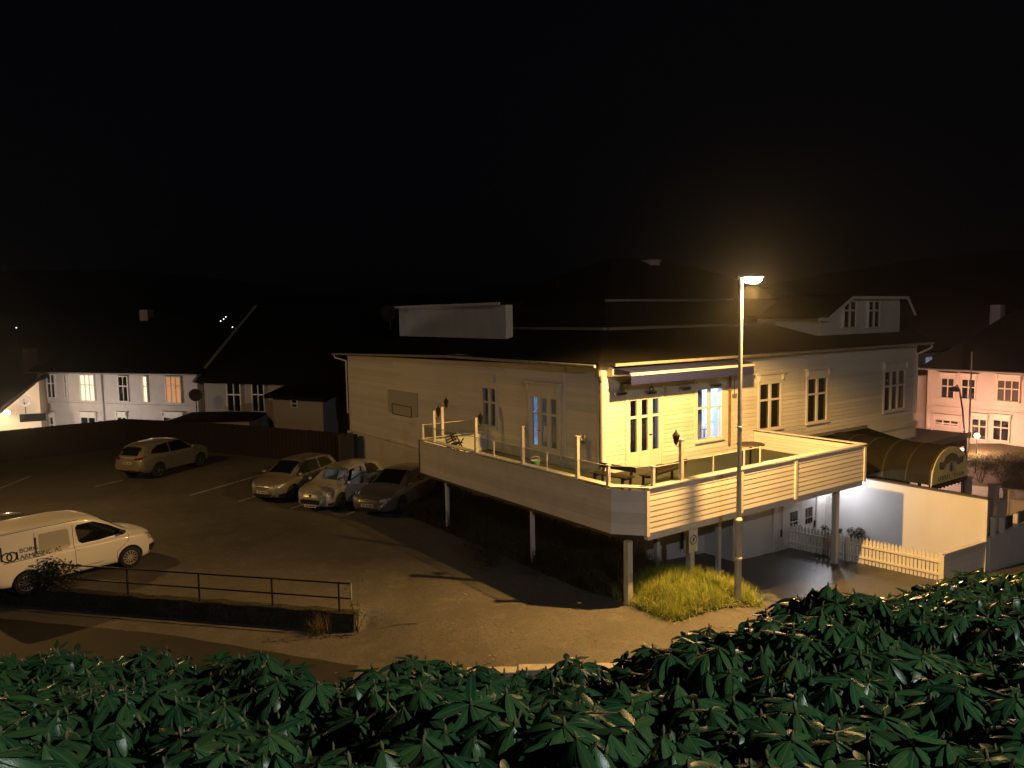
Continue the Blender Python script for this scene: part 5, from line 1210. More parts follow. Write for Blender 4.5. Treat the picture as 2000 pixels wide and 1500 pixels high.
p = c.hit((4, 0, .66), (-1, 0, 0), .015); MB().lathe([(.035, 0), (.05, .004), (.05, .010), (.035, .012)], 16, ax='x').build('emblem', chrome, c.body, tuple(p))
c.plate(2, .46); c.seam([(1.12, .92), (1.05, .60), (1.00, .25)]); c.seam([(-.56, 1.38), (-.56, .60), (-.56, .24)]); c.seam([(1.12, .70), (2.0, .52)], 'top', r=.006); c.mirror(.90, .96, silver1); c.handles((.0, -.85), .86, silver1)
# --- silver hatchback with open driver's door, lit inside
def inner_cut(s):
    out = []
    cab = MB().prism([(-1.1, -.66, .42), (.75, -.66, .42), (.95, -.66, .86), (.32, -.55, 1.36), (-.95, -.55, 1.36)], (0, 0, 0)) if False else None
    m = MB(); st = [(-1.25, .62, .45, 1.02), (-1.15, .62, .42, 1.30), (-.2, .62, .40, 1.40), (.28, .62, .40, 1.37), (.95, .66, .40, .97), (1.02, .60, .45, .90)]; n = 8
    for (x, w_, z0, z1) in st:
        m.v += [(x, -w_, z0), (x, -w_*1.0, .90), (x, -w_*.90, z1-.06 if z1 > 1 else z1-.02), (x, -w_*.75, z1), (x, w_*.75, z1), (x, w_*.90, z1-.06 if z1 > 1 else z1-.02), (x, w_*1.0, .90), (x, w_, z0)]
    for i in range(len(st)-1):
        for j in range(n): a = i*n+j; b = i*n+(j+1) % n; m.f.append((a, b, b+n, a+n))
    m.f.append(tuple(range(n))); m.f.append(tuple((len(st)-1)*n+j for j in range(n)))
    o = m.build('cutter', None); o.parent = s.root; out.append(o)
    o = MB().prism([(.40, -.50, 1.33), (.40, .50, 1.33), (1.02, .62, 1.02), (1.02, -.62, 1.02)], (.22, 0, .40)).build('cutter', None); 
    o.data.transform(Matrix.Translation((-.11, 0, -.20))); o.parent = s.root; out.append(o)
    o = MB().prism([(-.48, .35, .30), (.98, .35, .30), (1.02, .35, .95), (.34, .35, 1.36), (-.48, .35, 1.37)], (0, .9, 0)).build('cutter', None); o.parent = s.root; out.append(o)
    return out
silver2 = paintm('silver_paint', (.42, .40, .36))
T3 = mod(HATCH, spokes=7)
c = Car('parked_car', T3, front_at(606, 1002, 4.28, BAY), BAY, 'silver hatchback with its driver door open and the cabin light on', silver2, 'cars in the car park', cut=inner_cut)
tint = glass
mb = MB(); K = 8
for i in range(K+1):
    for j in range(K+1):
        t = i/K; s_ = j/K*2-1; mb.v.append((.36+.74*t, s_*(.54+.14*t), 1.435-.40*t-.04*s_*s_+.02*math.sin(t*3.14)))
for i in range(K):
    for j in range(K): a = i*(K+1)+j; mb.f.append((a, a+1, a+K+2, a+K+1))
mb.build('windscreen', glass, c.body, smooth=True)
c.patch('side_window', carglass, *SW_[0], 'side', sides=(-1,)); c.patch('side_window', carglass, *SW_[1], 'side', sides=(1, -1))
c.patch('headlight', lampgl, [(.36, .56), (.52, .57), (.74, .64)], [(.36, .62), (.50, .70), (.74, .80)], 'front', sides=(1, -1), eps=.01)
c.patch('grille', blackpl, [(-.50, .34), (0, .32), (.50, .34)], [(-.58, .50), (0, .51), (.58, .50)], 'front', eps=.008)
c.patch('bumper_strip', silver2, [(-.60, .19), (0, .18), (.60, .19)], [(-.60, .24), (0, .23), (.60, .24)], 'front', eps=.02)
p = c.hit((4, 0, .64), (-1, 0, 0), .012); MB().prism([(0, -.05, .05), (0, .05, .05), (0, .055, 0), (0, 0, -.07), (0, -.055, 0)], (.012, 0, 0)).build('emblem', blackpl, c.body, tuple(p))
c.patch('fog_lamp', blackpl, [(.66, .26), (.74, .27), (.82, .30)], [(.68, .36), (.75, .38), (.82, .40)], 'front', sides=(1, -1), eps=.008); c.seam([(1.30, .42), (2.0, .26)], 'top', r=.006); c.plate(2, .27); c.seam([(1.12, .92), (1.05, .60), (1.00, .25)], sides=(-1,)); c.seam([(1.12, .70), (2.0, .52)], 'top'); c.mirror(.90, .96, silver2) if False else None
seatm = mat('pale_seat', (.32, .30, .29), .9); trim = mat('dash_plastic', (.03, .03, .035), .7)
for sy in (-.33, .33):
    sm = MB(); sm.box(-.35, .15, sy-.22, sy+.22, .42, .60); sm.prism([(-.45, sy-.22, .55), (-.30, sy-.22, .55), (-.48, sy-.20, 1.10), (-.60, sy-.20, 1.10)], (0, .44, 0)); sm.box(-.66, -.52, sy-.12, sy+.12, 1.12, 1.28); sm.build('seat', seatm, c.body)
MB().prism([(.55, -.62, .60), (1.0, -.62, .60), (1.0, -.62, .90), (.62, -.62, .86)], (0, 1.24, 0)).build('dashboard', trim, c.body)
MB().tube([(.50+.05*math.cos(a*.3142)*1.0, .33+.18*math.sin(a*.3142), .88+.16*math.cos(a*.3142)) for a in range(21)], .016, 6, False).build('steering_wheel', trim, c.body)
MB().box(-.12, .0, -.05, .05, 1.335, 1.355).build('cabin_lamp', emat('cabin_glow', (.85, .9, 1), 8), c.body); point('cabin_light', (-.1, -.1, 1.22), 1.0, (.82, .88, 1.0), .04, c.body)
MB().box(-1.12, -1.04, -.60, .60, .45, 1.28).build('rear_seat', trim, c.body); MB().box(-.60, .70, -.615, -.60, .45, .92).build('door_card', trim, c.body); MB().box(-1.0, .8, -.58, .58, .405, .425).build('floor_mat', trim, c.body)
mb2 = MB().box(.55, .75, -.55, -.15, .87, .90).build('paper', white, c.body)
# the open front door, hinged at its leading edge
door = MB(); pts = [(0.0, .24), (-1.42, .22), (-1.46, .60), (-1.44, .93), (.06, .91), (.04, .5)]
hinge = Vector((1.02, .84, 0)); dr = bpy.data.objects.new('tmp', None)
dob = MB().prism([(x, -.03, z) for x, z in pts], (0, .07, 0)).build('door', silver2, c.body, tuple(hinge), (0, 0, -rad(-0)), bevel=.012)
dob.rotation_euler = (0, 0, -rad(52)) ; dob.rotation_euler = (0, 0, rad(-52)*-1*-1)
frm = MB()
fp = [(.06, 0, .91), (-.62, 0, 1.33), (-1.42, 0, 1.35), (-1.45, 0, .93)]
for a, b in zip(fp, fp[1:]): frm.bar(a, b, .035, .035)
frm.build('window_frame', blackpl, dob); MB().prism([(x, -.003, z) for x, y, z in fp], (0, .006, 0)).build('side_window', glass, dob)
MB().bar((-1.30, .055, .80), (-1.14, .055, .80), .022, .026).build('door_handle', silver2, dob); MB().lathe([(0, -.06), (.06, -.05), (.075, 0), (.06, .05), (0, .06)], 10).build('wing_mirror', silver2, dob, (-.12, .15, 1.00)); MB().box(-1.3, -.15, -.045, -.031, .35, .75).build('door_card', trim, dob)
p = c.hit((.90, -2, .96), (0, 1, 0), 0); MB().lathe([(0, -.06), (.06, -.05), (.075, 0), (.06, .05), (0, .06)], 10).build('wing_mirror', silver2, c.body, (p.x, p.y-.13, p.z+.05), smooth=True)
# --- grey saloon in the terrace's shade
grey3 = paintm('warm_grey_paint', (.17, .15, .13))
c = Car('parked_car', SALOON, front_at(718, 1012, 4.75, BAY), BAY, 'grey saloon car nearest the terrace, rightmost of the three', grey3, 'cars in the car park')
common_glass(c, ([(.30, -.58), (.30, 0), (.30, .58)], [(1.06, -.74), (1.06, 0), (1.06, .74)]), (([(-.55, .97), (.1, .955), (.95, .95)], [(-.55, 1.36), (0, 1.37), (.30, 1.34)]), ([(-1.6, 1.02), (-1.1, .99), (-.62, .975)], [(-1.45, 1.16), (-1.1, 1.29), (-.62, 1.36)])))
c.patch('headlight', lampgl, [(.46, .60), (.62, .60), (.80, .63)], [(.46, .68), (.62, .70), (.80, .74)], 'front', sides=(1, -1), eps=.01)
c.patch('grille', blackpl, [(-.46, .59), (0, .57), (.46, .59)], [(-.46, .69), (0, .70), (.46, .69)], 'front', eps=.007)
for k in range(3): c.patch('grille_bar', chrome, [(-.45, .60+.03*k), (0, .583+.034*k), (.45, .60+.03*k)], [(-.45, .609+.03*k), (0, .592+.034*k), (.45, .609+.03*k)], 'front', eps=.012, nv=1)
c.patch('bumper_intake', blackpl, [(-.66, .24), (0, .23), (.66, .24)], [(-.58, .36), (0, .37), (.58, .36)], 'front', eps=.008); c.patch('bumper_strip', chrome, [(-.70, .205), (0, .195), (.70, .205)], [(-.70, .222), (0, .212), (.70, .222)], 'front', eps=.012, nv=1)
p = c.hit((4, 0, .655), (-1, 0, 0), .015); MB().lathe([(.045, 0), (.058, .004), (.058, .010), (.045, .012)], 18, ax='x').build('emblem', chrome, c.body, tuple(p))
c.plate(2, .47); c.seam([(1.10, .90), (1.05, .6), (1.0, .24)]); c.seam([(-.58, 1.36), (-.58, .6), (-.58, .22)]); c.seam([(1.10, .74), (2.2, .56)], 'top'); c.mirror(.86, .95, grey3); c.handles((0, -.95), .84, grey3)
# --- SUV with its tail towards the viewer
gold = paintm('gold_beige_paint', (.30, .27, .19)); p = at(250, 940, LOT); rz = BAY+math.pi+.05
c = Car('parked_car', SUV, (p.x+math.cos(rz)*2.3, p.y+math.sin(rz)*2.3, LOT), rz, 'beige off-road car parked nose to the dark fence at the back', gold, 'cars in the car park')
common_glass(c, ([(.30, -.60), (.30, 0), (.30, .60)], [(.98, -.76), (.98, 0), (.98, .76)]), (([(-.50, 1.11), (.1, 1.10), (.85, 1.10)], [(-.50, 1.55), (0, 1.57), (.28, 1.53)]), ([(-1.66, 1.20), (-1.1, 1.14), (-.58, 1.12)], [(-1.5, 1.36), (-1.2, 1.50), (-.58, 1.55)])), ([(-.62, 1.16), (0, 1.16), (.62, 1.16)], [(-.52, 1.50), (0, 1.52), (.52, 1.50)]))
c.patch('tail_light', redl, [(.42, .98), (.60, .98), (.80, 1.00)], [(.42, 1.06), (.60, 1.08), (.76, 1.12)], 'rear', sides=(1, -1), eps=.012); c.patch('trim_strip', chrome, [(-.42, 1.05), (0, 1.05), (.42, 1.05)], [(-.42, 1.085), (0, 1.09), (.42, 1.085)], 'rear', eps=.012, nv=1); c.patch('rear_bumper', blackpl, [(-.70, .36), (0, .34), (.70, .36)], [(-.70, .50), (0, .50), (.70, .50)], 'rear', eps=.012)
c.plate(-2, .84); c.seam([(1.02, 1.06), (.98, .7), (.95, .30)]); c.seam([(-.54, 1.55), (-.54, .7), (-.54, .30)]); c.mirror(.80, 1.10, gold); c.handles((0, -.95), .96, chrome)
# --- white delivery van
vd = (at(305, 1109, LOT)-at(165, 1151, LOT)); vd.z = 0; vd.normalize(); vz = math.atan2(vd.y, vd.x)-rad(5)
whitep = mat('white_van_paint', (.80, .78, .74), .32, coat=.6)
fw = at(256, 1109, LOT); lx, ly = VAN['axles'][1], -(VAN['hw']-.06); vloc = (fw.x-(math.cos(vz)*lx-math.sin(vz)*ly), fw.y-(math.sin(vz)*lx+math.cos(vz)*ly), LOT)
VAN['rim'] = mat('hubcap', (.55, .55, .56), .3, metal=.6)
c = Car('delivery_van', VAN, vloc, vz, 'white delivery van with dark company lettering behind the iron railing', whitep, 'cars in the car park', 'van')
c.patch('windscreen', carglass, [(.66, -.66), (.66, 0), (.66, .66)], [(1.34, -.74), (1.34, 0), (1.34, .74)], 'top', nv=10)
c.patch('side_window', carglass, [(-.02, 1.13), (.06, 1.06), (.5, 1.05), (1.0, 1.08), (1.26, 1.13)], [(-.08, 1.52), (-.02, 1.60), (.42, 1.60), (.82, 1.42), (1.24, 1.16)], 'side', sides=(1, -1))
greyp = mat('grey_film', (.40, .38, .35), .35, coat=.5)
c.patch('side_window', greyp, [(-1.02, 1.02), (-.98, 1.0), (-.62, 1.0), (-.30, 1.02), (-.24, 1.08)], [(-1.02, 1.55), (-.98, 1.57), (-.62, 1.57), (-.30, 1.56), (-.26, 1.50)], 'side', sides=(1, -1))
c.patch('headlight', lampgl, [(.52, .72), (.66, .72), (.82, .74)], [(.50, .84), (.66, .90), (.84, .97)], 'front', sides=(1, -1), eps=.012)
c.patch('front_bumper', blackpl, [(-.90, .30), (-.5, .27), (0, .26), (.5, .27), (.90, .30)], [(-.92, .56), (-.5, .56), (0, .56), (.5, .56), (.92, .56)], 'front', eps=.012); c.patch('grille', blackpl, [(-.48, .68), (0, .67), (.48, .68)], [(-.48, .82), (0, .83), (.48, .82)], 'front', eps=.010)
c.seam([(-.15, 1.62), (-.15, .8), (-.13, .26)]); c.seam([(1.36, 1.05), (1.30, .85), (.98, .60), (.98, .28)]); c.seam([(-1.12, 1.64), (-1.12, .9), (-1.12, .28)]); c.seam([(-2.0, 1.72), (-1.0, 1.74), (.2, 1.73)], r=.008); c.seam([(-.86, .42), (.9, .42)], r=.007); c.seam([(-.9, .98), (-2.1, .98)], r=.010, name='door_rail')
c.mirror(1.12, 1.10, blackpl); c.handles((.0, -.95), .92, whitep); c.plate(2, .46)
# company lettering on the viewer's side: ring logo and two lines of capitals
inkv = mat('van_ink', (.03, .025, .02), .6); 
def onside(o, eps):
    for v_ in o.data.vertices:
        w_ = o.matrix_basis @ v_.co; h_ = c.hit((w_.x, -2, w_.z), (0, 1, 0), eps); back = 0 if v_.co.z > 0 else .004
        v_.co = o.matrix_basis.inverted() @ Vector((w_.x, h_.y+back, w_.z))
def vtext(body, size, x, z, m, sx=1.0):
    o = text('lettering', body, size, m, c.body, (x, -1.0, z), (math.pi/2, 0, 0), .003, sx); bpy.context.view_layer.update(); onside(o, .013); return o
vtext('BORG', .165, -1.50, 1.17, inkv); vtext('ARMERING AS', .165, -1.50, 1.00, inkv, .98)
ysd = c.hit((-1.8, -2, 1.15), (0, 1, 0), .010).y
lg = MB(); LPt = lambda x, z: c.hit((x, -2, z), (0, 1, 0), .004)
for cx_ in (-1.80, -1.68): lg.tube([LPt(cx_+.115*math.cos(a*.2618), 1.12+.115*math.sin(a*.2618)) for a in range(25)], .019, 6, False)
lg.tube([LPt(-1.925, 1.42), LPt(-1.92, 1.25), LPt(-1.92, 1.04)], .02, 6); lg.tube([LPt(-1.56, 1.22), LPt(-1.555, 1.01)], .019, 6); lg.build('logo', inkv, c.body)
yq = c.hit((-1.10, -2, 1.25), (0, 1, 0), .010).y; MB().box(-1.125, -1.085, yq-.010, yq+.004, 1.02, 1.50).build('door_seal', inkv, c.body)
# --- dark estate behind the van, mostly outside the picture
p = Vector(vloc)+Vector((-math.sin(vz), math.cos(vz), 0))*2.7-Vector((math.cos(vz), math.sin(vz), 0))*.5
olive = paintm('olive_paint', (.10, .10, .06)); c = Car('parked_car', HATCH, (p.x, p.y, LOT), vz, 'olive car behind the white van at the left edge', olive, 'cars in the car park')
common_glass(c, WS, SW_); c.seam([(-.56, 1.38), (-.56, .60), (-.56, .24)])
# ================================================================== BROWN PLANK FENCE AT THE BACK OF THE CAR PARK
fp_ = [at(-40, 846, 1.35), at(245, 818, 1.35), at(420, 826, 1.35), at(698, 848, 1.35)]
fe = empty('plank_fence', (fp_[1].x, fp_[1].y, LOT), 0, 'dark brown plank fence along the back of the car park', 'fence'); B0 = Vector((fp_[1].x, fp_[1].y, LOT))
plm = MB().box(-.088, .088, -.011, .011, 0, 1.0).mesh('plank'); plm.materials.append(brown)
for a, b in zip(fp_, fp_[1:]):
    d = (b-a); d.z = 0; L_ = d.length; d.normalize(); rz = math.atan2(d.y, d.x); x = .06
    if a is fp_[0]: x = .06
    while x < L_:
        p = a+(b-a)*(x/L_)-B0; p.z = 0; g = -.25; objm('plank', plm, None, fe, (p.x+random.gauss(0, .004), p.y+(.012 if int(x/.128) % 2 else -.012), g), (0, random.gauss(0, .006), rz), (1, 1, 1.65-g+random.gauss(0, .008))); x += .128
    n = Vector((-d.y, d.x, 0))*.035
    for zz in (.35, 1.35): MB().bar(a-B0+n+Vector((0, 0, zz-(a-B0).z)), b-B0+n+Vector((0, 0, zz-(b-B0).z)), .045, .09).build('fence_rail', brown, fe)
# lighter plank gate at the house corner
q = at(693, 850, 1.3); gt = empty('plank_gate', (q.x, q.y-.2, LOT), math.atan2(UX.y, UX.x)+.25, 'short lighter plank gate at the corner of the house', 'gate'); 
for i in range(5): MB().box(-.9+i*.17, -.9+i*.17+.155, -.02, .02, 0, 1.75+.06*math.sin(i*2.2)).build('plank', mat('weathered_plank', (.15, .12, .08), .8) if i == 0 else MATS['weathered_plank'], gt)
# ================================================================== NEIGHBOURING HOUSES
def simple_house(name, label, A, B, depth, z0, ze, zr, walm, hip=2.5, overhang=.45, rise_ridge=None):
    d = (B-A); d.z = 0; L_ = d.length; rz = math.atan2(d.y, d.x); r = empty(name, (A.x, A.y, z0), rz, label, 'house')
    MB().box(0, L_, 0, depth, 0, ze-z0).build('wall', walm, r)
    o = overhang; h = ze-z0; hr = zr-z0; m = MB()
    q = [(-o, -o, h-.05), (L_+o, -o, h-.05), (L_+o, depth+o, h-.05), (-o, depth+o, h-.05)]; rdg = [(hip, depth/2, hr), (L_-hip, depth/2, hr)]
    if hip <= 0: rdg = [(-o, depth/2, hr), (L_+o, depth/2, hr)]
    m.poly([q[0], q[1], rdg[1], rdg[0]]); m.poly([q[1], q[2], rdg[1]]); m.poly([q[2], q[3], rdg[0], rdg[1]]); m.poly([q[3], q[0], rdg[0]]); m.poly(q[::-1])
    rf_ = m.build('roof', roofm, r); MB().tube([(-o, -o-.05, h-.08), (L_+o, -o-.05, h-.08)], .06, 8).build('gutter', grey, rf_)
    return r, A, d.normalized(), L_, z0
def hwin(H_, px0, px1, py0, py1, cols, split, pane=glassd, **k):
    r, A, d, L_, z0 = H_; a = onp(px0, py0, A, d); b = onp(px1, py1, A, d); x0 = (a-A).dot(d); x1 = (b-A).dot(d); return window(r, x0, x1, b.z, a.z, cols, split, lambda x, y, z: (x, -y-.06, z-z0), pane=pane, casing=.07, mun=k.pop('mun', .028), **k)
ivory = mat('ivory_wall', (.60, .57, .55), .8, noise=[(1.5, (.52, .49, .46), .4, .7, S1)])
# white two-storey house with lit windows
A = at(72, 724, 3.75); B = at(384, 728, 3.75)
H1 = simple_house('house', 'white two-storey house with three lit windows at the left', A, B, 8, -2.6, 3.75, 7.2, ivory, 3.0)
warmw = emat('lit_window_white', (1.0, .80, .52), 1.6); orangew = emat('lit_window_orange', (1.0, .40, .12), .55); yelloww = emat('lit_window_yellow', (1.0, .74, .42), 1.9)
hk = dict(head=False, sill=False)
hwin(H1, 93, 110, 732, 776, 2, .62, **hk); hwin(H1, 127, 133, 733, 777, 1, .62, **hk); hwin(H1, 158, 187, 733, 782, 3, .62, pane=warmw, **hk); hwin(H1, 233, 252, 736, 783, 2, .62, **hk); hwin(H1, 281, 290, 736, 784, 1, .62, pane=yelloww, **hk); hwin(H1, 325, 355, 737, 786, 3, .66, pane=orangew, **hk)
for px0, px1 in ((92, 108), (160, 190), (232, 250), (322, 360)): hwin(H1, px0, px1, 815, 850, 2, .6, head=True, sill=False)
r, A, d, L_, z0 = H1; za = onp(200, 783, A, d).z-z0-.15; MB().box(.0, L_, -.06, -.002, za-.12, za).build('string_course', ivory, r); MB().tube([(L_*.43, -.08, 0), (L_*.43, -.08, 6.2)], .05, 6).build('downpipe', grey, r)
for px, py, yl, w_, h_ in ((288, 632, 4, .7, .95), (60, 712, 1.0, .6, 1.1)):
    p = onp(px, py, A+Vector((-d.y, d.x, 0))*yl, d); x = (p-A).dot(d); MB().box(x-w_/2, x+w_/2, yl-.3, yl+.3, p.z-z0-.6, p.z-z0+h_).build('chimney', mat('brick_chimney', (.16, .12, .11), .9) if 'brick_chimney' not in MATS else MATS['brick_chimney'], r)
# yard lamp hidden behind the fence lights the facade from below
def wall_light(name, loc, rz, label, power, col):
    r = empty(name, loc, rz, label, 'lamp'); MB().tube([(0, 0, -1.2), (0, 0, 1.9)], .04, 8).build('post', blackm, r); MB().lathe([(.0, 2.30), (.14, 2.26), (.15, 2.20), (.0, 2.20)], 12).build('lamp_shade', blackm, r); MB().lathe([(.04, 1.9), (.10, 2.02), (.10, 2.19)], 12).build('lamp_glass', emat('yard_glow', col, 5), r); point('lamp_light', (0, -.0, 2.40), power, col, .08, r); return r
m_ = onp(215, 800, A, d)+Vector((d.y, -d.x, 0))*5.5
wall_light('yard_lamp', (m_.x, m_.y, -2.2), 0, 'yard lamp behind the plank fence in front of the white house', 800, (1.0, .84, .76))
# gabled side house with a glaring wall lamp at the left edge
A2 = aty(-130, 800, 47); B2 = aty(76, 760, 49); A2.z = B2.z = 0
g = empty('house', (A2.x, A2.y, -2.6), math.atan2(B2.y-A2.y, B2.x-A2.x), 'gabled cream house with a glaring wall lamp at the left edge', 'house'); Lg = math.hypot(B2.x-A2.x, B2.y-A2.y)
cream = mat('cream_wall', (.58, .50, .38), .8)
zA = aty(-60, 830, 47.6).z+2.6; zB = aty(74, 745, 49).z+2.6
MB().prism([(0, 0, 0), (Lg, 0, 0), (Lg, 0, zB), (0, 0, zB-(zB-1.8)*1.25)], (0, 6, 0)).build('wall', cream, g)
MB().prism([(-.4, -.4, zB-(zB-1.8)*1.25-.05), (Lg+.25, -.4, zB+.22), (Lg+.25, -.4, zB+.40), (-.4, -.4, zB-(zB-1.8)*1.25+.15)], (0, 6.8, 0)).build('roof', roofm, g)
x0 = (aty(32, 812, 48)-A2).length; MB().box(x0-.15, x0+1.3, -.03, .01, aty(32, 815, 48.3).z+2.6-.35, aty(32, 815, 48.3).z+2.6+.15).build('window', glassd, g)
p = aty(14, 806, 47.4); wl2 = empty('wall_lamp', (p.x, p.y, p.z), 0, 'glaring warm wall lamp on the cream house at the left edge', 'wall lamp'); MB().lathe([(0, -.14), (.13, -.10), (.17, 0), (.13, .10), (0, .14)], 14).build('lamp_globe', emat('globe_glow', (1.0, .72, .40), 30), wl2, smooth=True); MB().bar((0, .05, 0), (0, .5, .05), .04).build('bracket', blackm, wl2); point('lamp_light', (0, -.30, .0), 260, (1.0, .70, .40), .10, wl2)
def dish(p, az, rad_, label, m, polelen):
    r = empty('satellite_dish', p, az, label, 'satellite dish'); MB().lathe([(0, .0), (rad_*.5, -.03), (rad_*.85, -.09), (rad_, -.13), (rad_*.98, -.14), (rad_*.5, -.045), (0, -.015)], 22, ax='y').build('reflector', m, r, smooth=True); MB().tube([(0, .02, -.03), (0, .10, -.12), (0, .10, -polelen)], .03, 8).build('mast', blackm, r); MB().tube([(0, -.02, -rad_*.9), (0, -rad_*.95, -rad_*.35)], .015, 6).build('feed_arm', blackm, r); MB().lathe([(0, -.05), (.04, -.04), (.04, .04), (0, .05)], 8).build('feed_horn', blackm, r, (0, -rad_*.97, -rad_*.33)); return r
dark_d = mat('dark_dish', (.022, .020, .019), .6)
dish(aty(382, 771, 44), .3, .36, 'dark satellite dish on a mast beside the white two-storey house', dark_d, 2.2)
dish(aty(48, 783, 47.0), .5, .34, 'pale satellite dish on the cream gabled house', mat('pale_dish', (.55, .48, .38), .6), .8)
ph = P0+UX*(XL-.55)+VX*(ya+.0); dish(Vector((ph.x, ph.y, 0))+Vector((0, 0, onp(781, 610, ph, VX).z)), TH-.9, .42, 'dark satellite dish at the corner of the pale roof block', dark_d, .9)
# big dark-roofed house between
A3 = at(398, 745, 3.2); B3 = at(700, 752, 3.2)
dk = mat('dim_wall', (.34, .31, .29), .85)
d3 = (B3-A3); d3.z = 0; L3 = d3.length; d3.normalize(); r3 = empty('house', (A3.x, A3.y, -2.6), math.atan2(d3.y, d3.x), 'pale house with a huge steep dark roof beside the car park', 'house'); H3_ = (r3, A3, d3, L3, -2.6)
MB().box(0, L3, 0, 9, 0, 5.78).build('wall', dk, r3); MB().box(-3.4, -.01, 1.0, 8, 0, 6.6).build('wall', dk, r3)
zrg = aty(512, 598, A3.y+4.5).z+2.6; xr_ = (aty(512, 598, A3.y+4.5)-A3).dot(d3)
rr = MB(); e0 = (-.35, -.5, 5.75); e1 = (L3+.5, -.5, 5.75); g0 = (xr_, 4.5, zrg); g1 = (L3+.5, 4.5, zrg); b0 = (-.35, 9.5, 5.75); b1 = (L3+.5, 9.5, 5.75)
rr.poly([e0, e1, g1, g0]); rr.poly([g0, g1, b1, b0]); rr.poly([e0, g0, b0]); rr.poly([e1, b1, g1]); rr.poly([e0, b0, b1, e1]); ro = rr.build('roof', roofm, r3)
MB().bar(Vector(e0)+Vector((0, -.03, .05)), Vector(g0)+Vector((0, -.03, .05)), .12, .12).build('verge_board', mat('verge_grey', (.30, .29, .27), .7), ro)
hwin(H3_, 445, 472, 749, 803, 2, .60, **hk); hwin(H3_, 494, 518, 749, 803, 2, .60, **hk)
# small lean-to outhouse in front
A4 = at(533, 775, 2.6); B4 = at(630, 780, 2.6); d4 = (B4-A4); d4.z = 0; L4 = d4.length; d4.normalize()
r4 = empty('outhouse', (A4.x, A4.y, -2.2), math.atan2(d4.y, d4.x), 'small pale outhouse with a mono-pitch roof behind the plank fence', 'outhouse'); H4 = (r4, A4, d4, L4, -2.2)
MB().prism([(0, 0, 0), (0, 5, 0), (0, 5, 6.0), (0, 0, 4.8)], (L4, 0, 0)).build('wall', dk, r4); MB().prism([(-.3, -.4, 4.76), (-.3, 5.2, 6.10), (-.3, 5.2, 6.28), (-.3, -.4, 4.94)], (L4+.9, 0, 0)).build('roof', roofm, r4); hwin(H4, 572, 582, 781, 795, 1, .5, **hk)
p = at(470, 835, 1.5)
# flat yard roofs in front of the white house
yr = empty('shed', (aty(430, 815, 43).x, 43, -1.6), .05, 'low flat-roofed shed in front of the dark-roofed house', 'shed'); zz = aty(430, 822, 43).z+1.6; MB().box(-2.4, 1.6, 0, 3, 0, zz).build('wall', dk, yr); MB().box(-2.7, 1.9, -.3, 3.3, zz+.003, zz+.14).build('roof', roofm, yr)
# ------------------------------------------------------------------ pink-lit house on the right
pinkw = mat('rose_wall', (.64, .54, .48), .8, noise=[(1.5, (.57, .48, .42), .4, .7, S1)])
A5 = at(1814, 717, 3.2); B5 = at(2110, 731, 3.2)
H5 = simple_house('house', 'pale house lit pink-orange by the street lamps at the right', A5, B5, 9, -2.9, 3.2, 6.9, pinkw, 3.2)
wk = dict(m=mat('cream_trim', (.70, .60, .50), .6))
hwin(H5, 1841, 1863, 739, 777, 2, .6, **wk); hwin(H5, 1881, 1904, 741, 779, 2, .6, **wk); hwin(H5, 1951, 1990, 743, 784, 3, .6, pane=mat('grey_pane', (.10, .075, .06), .2), **wk); hwin(H5, 1828, 1872, 819, 832, 3, .3, **wk); hwin(H5, 1901, 1926, 818, 858, 2, .64, **wk); hwin(H5, 1942, 1970, 820, 861, 2, .64, **wk); hwin(H5, 2010, 2040, 745, 786, 2, .6, **wk)
r, A, d, L_, z0 = H5; zc = onp(1900, 800, A, d).z-z0; MB().box(-.03, L_, -.07, -.002, zc-.10, zc+.06).build('string_course', pinkw, r); MB().box(-.02, .22, -.05, -.003, 0, 6.0).build('corner_board', MATS['cream_trim'], r); MB().box(0, L_, -.12, -.002, 0, 1.0).build('plinth', mat('stone_plinth', (.22, .17, .14), .9), r)
p = onp(1948, 612, A+Vector((-d.y, d.x, 0))*4.5, d); x = (p-A).dot(d); MB().box(x-.32, x+.32, 4.2, 4.8, p.z-z0-1.2, p.z-z0+.55).build('chimney', white_wall, r)
# side building seen in the gap
A6 = aty(1772, 800, 49.5); B6 = aty(1813, 800, 50.5); A6.z = B6.z = 0
r6 = empty('house', (A6.x, A6.y, -2.9), math.atan2(B6.y-A6.y, B6.x-A6.x), 'narrow strongly lit pink wall between the restaurant and the pale house', 'house'); L6 = (B6-A6).length; zt6 = aty(1795, 735, 49).z+2.9
MB().box(-3, L6, 0, 6, 0, zt6).build('wall', pinkw, r6); MB().prism([(-3.4, -.4, zt6), (L6+.2, -.4, zt6), (L6+.2, 3, zt6+.55), (-3.4, 3, zt6+.55)], (0, 0, .12)).build('roof', roofm, r6)
